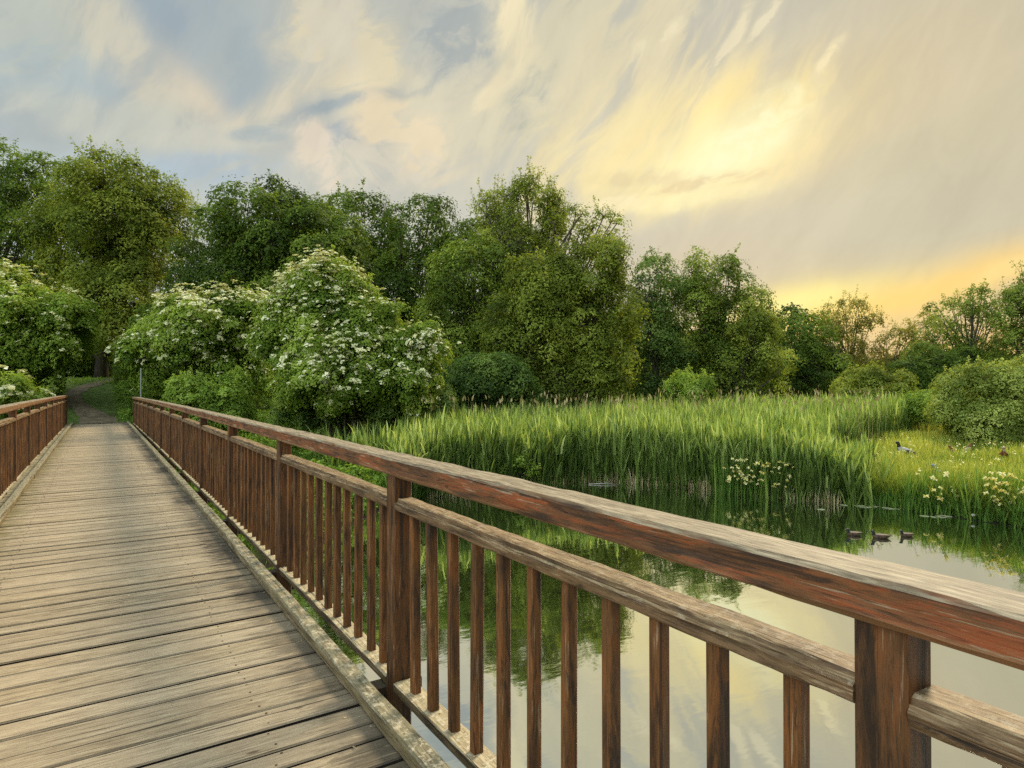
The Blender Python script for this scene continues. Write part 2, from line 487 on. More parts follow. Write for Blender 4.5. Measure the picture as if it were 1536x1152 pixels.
def ground_mat():
    m, g = new_mat('bank_soil_and_grass')
    oc = g.n('ShaderNodeTexCoord', out=3)
    a = g.noise(oc, 0.5, 6, 0.6)
    b = g.noise(oc, 5.0, 8, 0.7)
    c = g.ramp(b, [(0.32, (.035, .050, .014, 1)), (0.5, (.075, .110, .024, 1)), (0.68, (.140, .185, .045, 1))])
    soil = g.ramp(b, [(0.35, (.030, .022, .014, 1)), (0.65, (.090, .070, .046, 1))])
    sp = g.nt.nodes.new('ShaderNodeSeparateXYZ')
    g.put(sp, 0, oc)
    wet = g.mr(sp.outputs[2], -1.42, -1.58)
    c = g.mix(g.m('MULTIPLY', g.mr(a, 0.52, 0.66), 0.6), c, soil)
    c = g.mix(wet, c, (.028, .024, .014, 1))
    bn = g.n('ShaderNodeBump', {'Strength': 0.8, 'Distance': 0.08, 'Height': b})
    finish(g, g.n('ShaderNodeBsdfPrincipled', {'Base Color': c, 'Roughness': 0.95, 'Specular IOR Level': 0.1, 'Normal': bn}))
    return m


def path_mat():
    m, g = new_mat('trodden_earth')
    oc = g.n('ShaderNodeTexCoord', out=3)
    b = g.noise(oc, 3.0, 8, 0.7)
    c = g.ramp(b, [(0.32, lin((66, 56, 40))), (0.55, lin((104, 90, 66))), (0.7, lin((132, 118, 90)))])
    bn = g.n('ShaderNodeBump', {'Strength': 0.6, 'Distance': 0.03, 'Height': b})
    finish(g, g.n('ShaderNodeBsdfPrincipled', {'Base Color': c, 'Roughness': 0.95, 'Normal': bn}))
    return m


def water_mat():
    m, g = new_mat('still_pond_water')
    oc = g.n('ShaderNodeTexCoord', out=3)
    n1 = g.noise(g.mapping(oc, scale=(0.9, 2.0, 1), rot=(0, 0, R(30))), 1.2, 3, 0.5, 0.4)
    n2 = g.noise(g.mapping(oc, scale=(5, 9, 1), rot=(0, 0, R(25))), 1.0, 4, 0.5, 0.4)
    calm = g.mr(g.noise(oc, 0.16, 2, 0.5), 0.42, 0.62)
    h = g.m('ADD', g.m('MULTIPLY', n1, 0.7), g.m('MULTIPLY', n2, g.m('MULTIPLY_ADD', calm, 0.22, 0.05)))
    bn = g.n('ShaderNodeBump', {'Strength': 0.35, 'Distance': 0.012, 'Height': h})
    body = g.n('ShaderNodeBsdfDiffuse', {'Color': (.030, .040, .012, 1)})
    gl = g.n('ShaderNodeBsdfGlossy', {'Color': (.90, .935, .925, 1), 'Roughness': 0.025, 'Normal': bn})
    fr = g.n('ShaderNodeFresnel', {'IOR': 1.33, 'Normal': bn})
    f = g.m('MULTIPLY_ADD', fr, 0.45, WATER_MIN, clamp=True)
    finish(g, g.n('ShaderNodeMixShader', {0: f, 1: body, 2: gl}))
    return m


WATER_MIN = 0.72
M_GROUND, M_PATH, M_WATER = ground_mat(), path_mat(), water_mat()


# ------------------------------------------------------------------ objects
def tag(o, label=None, cat=None, group=None, kind=None):
    for k, v in (('label', label), ('category', cat), ('group', group), ('kind', kind)):
        if v:
            o[k] = v
    return o


def empty(name, loc=(0, 0, 0)):
    o = bpy.data.objects.new(name, None)
    COL.objects.link(o)
    o.location = loc
    o.empty_display_size = 0.2
    return o


def mesh_np(name, verts, faces, mat, parent=None, tint=None, smooth=False, pos=None):
    """verts (n,3), faces (m,4) or (m,3) int arrays, in world space; pos = world position of the parent thing"""
    verts = np.asarray(verts, dtype=np.float32)
    if pos is not None:
        verts = verts - np.asarray(pos, dtype=np.float32)
    faces = np.asarray(faces, dtype=np.int32)
    k = faces.shape[1]
    me = bpy.data.meshes.new(name)
    me.vertices.add(len(verts))
    me.vertices.foreach_set('co', verts.ravel())
    me.loops.add(faces.size)
    me.loops.foreach_set('vertex_index', faces.ravel())
    me.polygons.add(len(faces))
    me.polygons.foreach_set('loop_start', np.arange(0, faces.size, k, dtype=np.int32))
    me.polygons.foreach_set('loop_total', np.full(len(faces), k, dtype=np.int32))
    if smooth:
        me.polygons.foreach_set('use_smooth', np.ones(len(faces), dtype=bool))
    if tint is not None:
        a = me.attributes.new('tint', 'FLOAT', 'FACE')
        a.data.foreach_set('value', np.asarray(tint, dtype=np.float32))
    me.materials.append(mat)
    me.update(calc_edges=True)
    me.validate()
    o = bpy.data.objects.new(name, me)
    COL.objects.link(o)
    if parent is not None:
        o.parent = parent
    return o


class Poly:
    """collects boxes, lofts and tubes into one mesh"""
    def __init__(s):
        s.v, s.f, s.t = [], [], []

    def loft(s, rings, tint=0.5, cap=True):
        n = len(rings[0])
        b = len(s.v)
        for r in rings:
            s.v.extend([tuple(p) for p in r])
        for i in range(len(rings) - 1):
            for j in range(n):
                k = (j + 1) % n
                s.f.append((b + i * n + j, b + i * n + k, b + (i + 1) * n + k, b + (i + 1) * n + j))
                s.t.append(tint)
        if cap:
            s.f.append(tuple(b + j for j in reversed(range(n))))
            s.t.append(tint)
            e = b + (len(rings) - 1) * n
            s.f.append(tuple(e + j for j in range(n)))
            s.t.append(tint)

    def tube(s, pts, rad, n=5, cap=True, tint=0.5):
        pts = [Vector(p) for p in pts]
        rings = []
        for i, p in enumerate(pts):
            d = (pts[min(i + 1, len(pts) - 1)] - pts[max(i - 1, 0)]).normalized()
            u = d.cross(Vector((0.31, 0.17, 0.93)))
            if u.length < 1e-3:
                u = d.cross(Vector((1, 0, 0)))
            u.normalize()
            w = d.cross(u)
            r = rad[i] if hasattr(rad, '__len__') else rad
            rings.append([p + (u * math.cos(2 * PI * j / n) + w * math.sin(2 * PI * j / n)) * r for j in range(n)])
        s.loft(rings, tint, cap)

    def box(s, x0, x1, y0, y1, z0, z1, b=0.004, tint=0.5, axis=1):
        """bevelled box: octagonal section lofted along the given axis"""
        lo, hi = [x0, y0, z0], [x1, y1, z1]
        ax = [i for i in range(3) if i != axis]
        if axis == 1:
            ax = [2, 0]
        i, j = ax
        prof = [(lo[i] + b, lo[j]), (hi[i] - b, lo[j]), (hi[i], lo[j] + b), (hi[i], hi[j] - b),
                (hi[i] - b, hi[j]), (lo[i] + b, hi[j]), (lo[i], hi[j] - b), (lo[i], lo[j] + b)]
        rings = []
        for a in (lo[axis], hi[axis]):
            ring = []
            for p, q in prof:
                c = [0, 0, 0]
                c[axis], c[i], c[j] = a, p, q
                ring.append(tuple(c))
            rings.append(ring)
        s.loft(rings, tint)

    def build(s, name, mat, parent=None, smooth=False, pos=(0, 0, 0), tints=False):
        me = bpy.data.meshes.new(name)
        me.from_pydata([(p[0] - pos[0], p[1] - pos[1], p[2] - pos[2]) for p in s.v], [], s.f)
        if tints:
            a = me.attributes.new('tint', 'FLOAT', 'FACE')
            a.data.foreach_set('value', np.array(s.t, dtype=np.float32))
        me.materials.append(mat)
        if smooth:
            me.polygons.foreach_set('use_smooth', np.ones(len(me.polygons), dtype=bool))
        me.update()
        o = bpy.data.objects.new(name, me)
        COL.objects.link(o)
        if parent is not None:
            o.parent = parent
        return o


# ------------------------------------------------------------------ terrain
WZ = -1.6
H = EYE - WZ


def shore(px, py):
    return at(px, H * FPX / (py - 577.5))


POND = np.array([(2.3, 11.3), shore(430, 848), shore(520, 790), shore(590, 758), shore(640, 746), shore(720, 740), shore(800, 730), shore(860, 722), shore(920, 721), shore(1000, 727),
                 shore(1100, 738), shore(1180, 746), shore(1300, 757), shore(1400, 770), shore(1536, 793), shore(1700, 815),
                 (17.5, 1), (18, -5), (13, -14), (0, -17), (-13, -14), (-18, -3), (-14, 5), (-8, 9.5), (-3, 11)])


def pond_sd(x, y):
    """signed distance to the pond edge, positive on land"""
    x, y = np.asarray(x, float), np.asarray(y, float)
    d = np.full(x.shape, 1e9)
    inside = np.zeros(x.shape, bool)
    n = len(POND)
    for i in range(n):
        ax, ay = POND[i]
        bx, by = POND[(i + 1) % n]
        ex, ey = bx - ax, by - ay
        t = np.clip(((x - ax) * ex + (y - ay) * ey) / (ex * ex + ey * ey), 0, 1)
        d = np.minimum(d, np.hypot(x - ax - t * ex, y - ay - t * ey))
        cond = ((ay > y) != (by > y)) & (x < (bx - ax) * (y - ay) / (by - ay + 1e-12) + ax)
        inside ^= cond
    return np.where(inside, -d, d)


def sstep(a, b, v):
    t = np.clip((v - a) / (b - a), 0, 1)
    return t * t * (3 - 2 * t)


def ground_h(x, y):
    x, y = np.asarray(x, float), np.asarray(y, float)
    sd = pond_sd(x, y)
    land = WZ + 0.16 * sstep(0, 0.6, sd) + 0.10 * sstep(0.5, 3, sd) + 0.35 * sstep(3, 25, sd)
    z = np.where(sd > 0, land, WZ - 0.9 * sstep(0, 2.5, -sd))
    w = sstep(29.0, 32.4, y) * sstep(15, 6, np.abs(x + 1))
    hill = -0.16 + 0.19 * np.clip(y - 33.2, 0, 11)
    side = 0.55 * sstep(1.2, 3.2, np.abs(x - 0.2)) * sstep(32.5, 35, y) * sstep(44, 36, y)
    z = z * (1 - w) + (hill + side) * w
    und = 0.05 * (np.sin(x * 1.3 + 1.1 * np.sin(y * .7)) + np.sin(y * 1.7 + np.sin(x * .9)))
    near = sstep(1.0, 2.5, np.abs(x)) + (y > 31) * 0
    return z + und * sstep(0.3, 2, sd) * np.clip(near, 0, 1)


def gh(x, y):
    return float(ground_h(np.array([x]), np.array([y]))[0])


def grid_axis(lo, hi, step, far):
    a = list(np.arange(lo, hi, step))
    s, v = step, hi
    b = []
    while v < far:
        b.append(v)
        s *= 1.18
        v += s
    s, v = step, lo
    c = []
    while v > -far:
        s *= 1.18
        v -= s
        c.append(v)
    return np.array(c[::-1] + a + b)


gx, gy = grid_axis(-22, 42, 0.45, 900), grid_axis(-20, 52, 0.45, 900)
XX, YY = np.meshgrid(gx, gy)
ZZ = ground_h(XX, YY)
nx, ny = len(gx), len(gy)
idx = np.arange(nx * ny).reshape(ny, nx)
gf = np.stack([idx[:-1, :-1], idx[:-1, 1:], idx[1:, 1:], idx[1:, :-1]], -1).reshape(-1, 4)
o = mesh_np('ground', np.stack([XX, YY, ZZ], -1).reshape(-1, 3), gf, M_GROUND, smooth=True)
tag(o, kind='structure')

wv = np.array([(-26, -24, WZ), (30, -24, WZ), (30, 26, WZ), (-26, 26, WZ)])
tag(mesh_np('water', wv, np.array([[0, 1, 2, 3]]), M_WATER), kind='structure')

# footpath from the end of the bridge up the wooded bank
pc = [(0.06, 32.2), (0.0, 33.6), (-0.35, 35.2), (-0.95, 37.2), (-1.2, 39.2), (-0.7, 41.2), (0.4, 43.2), (2.2, 45.0)]
pw = [.9, .7, .5, .40, .36, .36, .36, .36]
ps = []
for i in range(len(pc) - 1):
    for t in np.linspace(0, 1, 8, endpoint=False):
        ps.append((pc[i][0] * (1 - t) + pc[i + 1][0] * t, pc[i][1] * (1 - t) + pc[i + 1][1] * t, pw[i] * (1 - t) + pw[i + 1] * t))
pv, pf = [], []
for i, (x, y, w_) in enumerate(ps):
    d = np.array([ps[min(i + 1, len(ps) - 1)][0] - ps[max(i - 1, 0)][0], ps[min(i + 1, len(ps) - 1)][1] - ps[max(i - 1, 0)][1]])
    d /= np.linalg.norm(d)
    nrm = np.array([d[1], -d[0]])
    ww = w_ * (1 + 0.12 * math.sin(i * 0.9))
    for k in range(9):
        s_ = (k / 4 - 1) * ww
        qx, qy = x + nrm[0] * s_, y + nrm[1] * s_
        pv.append((qx, qy, gh(qx, qy) + 0.045 - 0.03 * abs(k / 4 - 1) ** 3))
for i in range(len(ps) - 1):
    for k in range(8):
        pf.append((i * 9 + k, i * 9 + k + 1, (i + 1) * 9 + k + 1, (i + 1) * 9 + k))
tag(mesh_np('path', np.array(pv), np.array(pf), M_PATH, smooth=True), kind='structure')

# ------------------------------------------------------------------ the footbridge
T0, TS = 0.63, 2.42                 # first post and post spacing along the bridge
K0, K1 = -3, 13


def camber(t):
    return -0.13 * (max(t, 0) / 30) ** 2 - 0.05 * (min(t, 0) / 10) ** 2


bridge = empty('footbridge', (0, 0, 0))
tag(bridge, 'long wooden footbridge with plank deck and red-brown railings running to the trees', 'footbridge')
P = Poly()
boards = []
y = T0 + (K0 - .3) * TS
while y < 32.35:
    wd = float(rng.choice([.12, .155, .165, .175, .18]) + rng.uniform(-.004, .004))
    gap = float(rng.choice([0.012, 0.016, 0.018, 0.024]))
    if 1.45 < y < 1.7:
        gap = 0.018
    h_ = camber(y) + float(rng.normal(0, .0025))
    tn = float(rng.random())
    x0, x1 = -1.10 + rng.normal(0, .012), 1.13 + rng.normal(0, .012)
    tilt = float(rng.normal(0, .0022))
    prof = []
    b = .007
    for (a, c) in ((0, -.045), (wd, -.045), (wd, -b), (wd - b, 0), (wd * .66, .001), (wd * .33, .001), (b, 0), (0, -b)):
        prof.append((y + a, h_ + c + tilt * (a / wd - .5)))
    rings = []
    sk = float(rng.normal(0, .004))
    for xx in (x0, -.4, .3, x1):
        rings.append([(xx, p + sk * xx, q) for p, q in prof])
    P.loft(rings, tn)
    boards.append((y, wd, h_))
    y += wd + gap
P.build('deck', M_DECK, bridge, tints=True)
Q = Poly()
for (yb_, wb_, hb_) in boards:
    if yb_ < -2:
        continue
    for xs_ in (-.62, .62):
        for fy in (.22, .78):
            cx_, cy_ = xs_ + rng.normal(0, .012), yb_ + wb_ * fy + rng.normal(0, .006)
            Q.loft([[(cx_ + .0055 * math.cos(t), cy_ + .0055 * math.sin(t), hb_ + zz) for t in [PI / 3 * q_ for q_ in range(6)]] for zz in (.0005, .0022)])
M_SCREW = plain_mat('rusty_screw', (.10, .065, .04), rough=.6)
tag(Q.build('screw', M_SCREW, bridge), kind='stuff')


def long_beam(name, mat, parent, prof, y0, y1, dz=0.0, step=0.16, wob=0.0018, seed=0, twist=0.0, cap=True):
    """profile (x,z) points lofted along the bridge, following its camber, with worn uneven edges"""
    r = np.random.default_rng(abs(seed) + 5)
    n = max(2, int((y1 - y0) / step) + 1)
    ph = r.uniform(0, 6, (len(prof), 4))
    p_ = Poly()
    rings = []
    for yy in np.linspace(y0, y1, n):
        ring = []
        cz = camber(yy) + dz
        for k, (a, c) in enumerate(prof):
            wx = wob * (math.sin(yy * 3.1 + ph[k, 0]) + .7 * math.sin(yy * 11 + ph[k, 1]) + .5 * r.normal())
            wz = wob * (math.sin(yy * 2.3 + ph[k, 2]) + .7 * math.sin(yy * 13 + ph[k, 3]) + .5 * r.normal())
            ring.append((a + wx, yy, c + cz + wz))
        rings.append(ring)
    p_.loft(rings, cap=cap)
    return p_.build(name, mat, parent)


def rect_prof(x0, x1, z0, z1, b=.008):
    # counter-clockwise looking along +Y, extra points on the long sides
    return [(x0 + b, z0), (x0, z0 + b), (x0, (z0 + z1) / 2), (x0, z1 - b), (x0 + b, z1), ((x0 + x1) / 2, z1 + .001),
            (x1 - b, z1), (x1, z1 - b), (x1, (z0 + z1) / 2), (x1, z0 + b), (x1 - b, z0), ((x0 + x1) / 2, z0)]


def flip(prof):
    return [(-a, c) for a, c in reversed(prof)]


YA, YB = T0 + K0 * TS - .4, T0 + K1 * TS + .25
bal_count = 0
stuff_bal = Poly()
bal_proto = None
for side in (1, -1):
    off = 0.0 if side == 1 else -0.155       # the left railing stands nearer to the walking line
    up = 0.0 if side == 1 else 0.085
    X = lambda v: side * (v + off)
    rail = empty('railing', (0, 0, 0))
    rail.parent = bridge

    def prof(x0, x1, z0, z1, b=.008):
        pr = rect_prof(x0 + off, x1 + off, z0, z1, b)
        return pr if side == 1 else flip(pr)
    long_beam('top_rail', M_RAIL, rail, prof(1.221, 1.369, 1.047 + up, 1.137 + up, .011), YA, YB, seed=1 + side, wob=.0016, step=.08)
    for k in range(K0, K1 + 1):
        t = T0 + k * TS
        cz = camber(t)
        pp = Poly()
        lean = float(rng.normal(0, .006))
        rings = []
        for zz in (-.42, 0.3, 1.046 + up):
            c = .007
            a0, a1, b0, b1 = 1.247 + off, 1.347 + off, t - .05, t + .05
            ring = [(a0 + c, b0), (a1 - c, b0), (a1, b0 + c), (a1, b1 - c), (a1 - c, b1), (a0 + c, b1), (a0, b1 - c), (a0, b0 + c)]
            ring = [(side * q[0], q[1] + lean * (zz - 1.0), zz + cz) for q in ring]
            if side == -1:
                ring = ring[::-1]
            rings.append(ring)
        pp.loft(rings)
        pp.build('post', M_POST, rail)
        cb = Poly()
        cb.box(min(side * .2, side * (1.45 + off)), max(side * .2, side * (1.45 + off)), t + .055, t + .155, cz - .235, cz - .06, axis=0)
        cb.build('cross_beam', M_UNDER, bridge)
        if k == K1:
            break
        ya, yb = t + .051, t + TS - .051
        # middle rail: board with a worn groove along its inner edge
        x0, x1 = 1.25 + off, 1.352 + off
        z0, z1 = 0.868 + up, 0.926 + up
        mp = [(x0 + .006, z0), (x0, z0 + .006), (x0 - .001, z0 + .03), (x0, z1 - .022), (x0 + .006, z1 - .018), (x0 + .012, z1 - .020),
              (x0 + .016, z1 - .004), (x0 + .024, z1), (x0 + .06, z1 + .001), (x1 - .008, z1), (x1, z1 - .008), (x1, z0 + .008), (x1 - .008, z0)]
        long_beam('middle_rail', M_MID, rail, mp if side == 1 else flip(mp), ya, yb, seed=40 + k + 50 * side, wob=.0018, step=.06)
        long_beam('bottom_rail', M_LOW, rail, prof(1.245, 1.352, -.052, .0, .006), ya, yb, seed=90 + k + 50 * side, wob=.0015, step=.12)
        for j in range(1, 12):
            tb = t + TS * j / 12 + float(rng.normal(0, .004))
            cz2 = camber(tb)
            near = side == 1 and k >= -1 and bal_count < 100
            # square bar, slightly leaning
            hw = .0212
            xc = 1.296 + off
            if near:
                if bal_proto is None:
                    q = Poly()
                    q.box(-hw, hw, -hw, hw, 0, .868, b=.004, axis=2)
                    bal_proto = q.build('baluster', M_BAL, rail)
                    ob = bal_proto
                else:
                    ob = bal_proto.copy()
                    COL.objects.link(ob)
                ob.parent = rail
                ob.location = (side * xc, tb, cz2)
                ob.rotation_euler = (float(rng.normal(0, .004)), float(rng.normal(0, .004)), float(rng.normal(0, .05)))
                ob.scale = (float(rng.uniform(.94, 1.06)), float(rng.uniform(.94, 1.06)), 1)
                bal_count += 1
            else:
                a = side * xc
                stuff_bal.box(a - hw, a + hw, tb - hw, tb + hw, cz2, cz2 + .868 + up, b=.004, axis=2)
    # kerb timbers in lengths
    kx0, kx1 = (1.013, 1.099) if side == 1 else (.879, .964)
    ky = YA
    i = 0
    while ky < 32.2:
        ln = 3.9 if i else 3.4 + .9
        ye = min(ky + ln, 32.3)
        dx = float(rng.normal(0, .004))
        pr = rect_prof(kx0 + dx, kx1 + dx, .004, .076 + float(rng.normal(0, .002)), .009)
        long_beam('kerb', M_KERB, bridge, pr if side == 1 else flip(pr), ky, ye - .006, seed=200 + i + 30 * side, wob=.0016, step=.1)
        ky = ye
        i += 1
stuff_bal = stuff_bal.build('baluster', M_BAL, bridge)
tag(stuff_bal, kind='stuff')
for xx in (-.62, .62):
    long_beam('beam', M_UNDER, bridge, rect_prof(xx - .09, xx + .09, -.52, -.24), YA, 32.2, seed=3, step=1.0)
for yy in (3.2, 10.6, -5.0):
    for xx in (-.62, .62):
        q = Poly()
        q.tube([(xx, yy, -2.6), (xx, yy, camber(yy) - .525)], .11, 10)
        q.build('pile', M_UNDER, bridge)


# fallen leaves and catkins caught along the kerbs and on the lower rails
def litter():
    r = np.random.default_rng(21)
    n = 900
    t = r.uniform(.9, 30, n) ** 1.0
    kind = r.integers(0, 3, n)
    x = np.where(kind == 0, 1.0 - np.abs(r.normal(0, .07, n)), np.where(kind == 1, r.uniform(1.255, 1.345, n), r.uniform(-.86, 1.0, n)))
    z = np.array([camber(v) for v in t]) + np.where(kind == 1, .006, .007)
    keep = (kind != 2) | (r.random(n) < .35)
    pos = np.stack([x, t, z], 1)[keep]
    n = len(pos)
    nrm = np.array([0, 0, 1.0]) + r.normal(0, .25, (n, 3))
    nrm /= np.linalg.norm(nrm, axis=1, keepdims=True)
    a = np.cross(nrm, r.normal(size=(n, 3)))
    a /= np.linalg.norm(a, axis=1, keepdims=True)
    b = np.cross(nrm, a)
    sz = r.uniform(.006, .022, n)[:, None]
    v = np.stack([pos - a * sz * .5, pos - b * sz * .28, pos + a * sz * .5, pos + b * sz * .28], 1).reshape(-1, 3)
    v[:, 2] = np.maximum(v[:, 2], np.repeat(pos[:, 2], 4) - .002)
    tag(mesh_np('fallen_leaves', v, np.arange(4 * n).reshape(n, 4), L_STRAW, tint=r.uniform(0, 1, n)), kind='stuff')


litter()

# ------------------------------------------------------------------ foliage
def unit(n, r):
    v = r.normal(size=(n, 3))
    return v / np.linalg.norm(v, axis=1, keepdims=True)


def leaf_quads(pos, nrm, size, r, aspect=0.55, fold=0.18):
    """rhombic leaves: returns verts (4n,3) and faces (n,4)"""
    n = len(pos)
    a = np.cross(nrm, r.normal(size=(n, 3)))
    a /= np.linalg.norm(a, axis=1, keepdims=True) + 1e-9
    b = np.cross(nrm, a)
    s = size[:, None]
    up = nrm * s * fold
    v = np.empty((n, 4, 3))
    v[:, 0] = pos - a * s * .5 - up
    v[:, 1] = pos - b * s * aspect * .5
    v[:, 2] = pos + a * s * .5 - up
    v[:, 3] = pos + b * s * aspect * .5
    f = np.arange(4 * n).reshape(n, 4)
    return v.reshape(-1, 3), f


def crown(blobs, r, lumps=16, clump=.8, leaves=42, size=.2, cover=1.0, lump_r=(.25, .47), loose=.15, drop=.0):
    """blobs: [(centre, radii)], world space. Returns leaf centres, normals, sizes, tints, lump centres, clump centres"""
    LC, LR, LO = [], [], []
    for c, rad in blobs:
        c, rad = np.array(c), np.array(rad)
        n = max(5, int(lumps * (rad[0] * rad[2]) / (np.mean([b[1][0] * b[1][2] for b in blobs]))))
        # quasi even directions so that lumps cover the crown
        i = np.arange(n) + .5
        phi = np.arccos(1 - 2 * i / n)
        tht = PI * (1 + 5 ** .5) * i + r.uniform(0, 6)
        d = np.stack([np.cos(tht) * np.sin(phi), np.sin(tht) * np.sin(phi), np.cos(phi)], 1) + r.normal(0, .16, (n, 3))
        d /= np.linalg.norm(d, axis=1, keepdims=True)
        keep = d[:, 2] > -.78
        d = d[keep]
        rr = r.uniform(.52, .84, len(d))[:, None]
        LC.append(c + d * rad * rr)
        m = np.mean(rad)
        LR.append(m * r.uniform(lump_r[0], lump_r[1], len(d)))
        LO.append(np.repeat(c[None], len(d), 0))
    LC, LR, LO = np.concatenate(LC), np.concatenate(LR), np.concatenate(LO)
    CC, CN, CT = [], [], []
    for c, lr, o_ in zip(LC, LR, LO):
        n = max(4, int(cover * 9.0 * (lr / clump) ** 2))
        d = unit(n * 2, r)
        out = c - o_
        out /= np.linalg.norm(out) + 1e-6
        keep = (d @ out > -.45)
        d = d[keep][:n]
        ht = r.normal(.48, .15)
        CC.append(c + d * lr * np.array([1, 1, .82]) * r.uniform(.68, 1.2, (len(d), 1)))
        CN.append(d)
        CT.append(ht + r.normal(0, .16, len(d)))
    CC, CN, CT = np.concatenate(CC), np.concatenate(CN), np.concatenate(CT)
    if drop > 0:
        k = r.random(len(CC)) > drop
        CC, CN, CT = CC[k], CN[k], CT[k]
    m = len(CC)
    cr = clump * r.uniform(.5, 1.35, m)
    nl = int(leaves * 1.4)
    size = size * .84
    # every clump is a drooping umbrella of leaves turned outwards
    ax = CN * .7 + np.array([0, 0, .7]) + r.normal(0, .18, (m, 3))
    ax /= np.linalg.norm(ax, axis=1, keepdims=True)
    u = np.cross(ax, r.normal(size=(m, 3)))
    u /= np.linalg.norm(u, axis=1, keepdims=True)
    w_ = np.cross(ax, u)
    ph = r.uniform(0, 2 * PI, (m, nl))
    lobes = 1 + .28 * np.sin(ph * 3 + r.uniform(0, 6, (m, 1))) + .15 * np.sin(ph * 5 + r.uniform(0, 6, (m, 1)))
    rho = np.sqrt(r.uniform(0.02, 1, (m, nl))) * lobes
    far = r.random((m, nl)) < loose
    rho = np.where(far, rho * 1.4, rho)
    hgt = .40 * (1 - 1.0 * rho ** 2) + r.normal(0, .10, (m, nl)) + np.where(far, r.uniform(-.1, .5, (m, nl)), 0)
    rad3 = u[:, None] * np.cos(ph)[..., None] + w_[:, None] * np.sin(ph)[..., None]
    pos = CC[:, None] + (rad3 * rho[..., None] + ax[:, None] * hgt[..., None]) * cr[:, None, None]
    pos[..., 2] -= .08 * rho ** 2 * cr[:, None]
    d = rad3 * rho[..., None] + ax[:, None]
    nrm = d + r.normal(0, .19, (m, nl, 3))
    nrm /= np.linalg.norm(nrm, axis=2, keepdims=True)
    tn = np.clip(CT[:, None] + r.normal(0, .06, (m, nl)), 0, 1)
    sz = size * r.uniform(.65, 1.35, (m, nl))
    return pos.reshape(-1, 3), nrm.reshape(-1, 3), sz.ravel(), tn.ravel(), LC, CC


NLEAF = 0


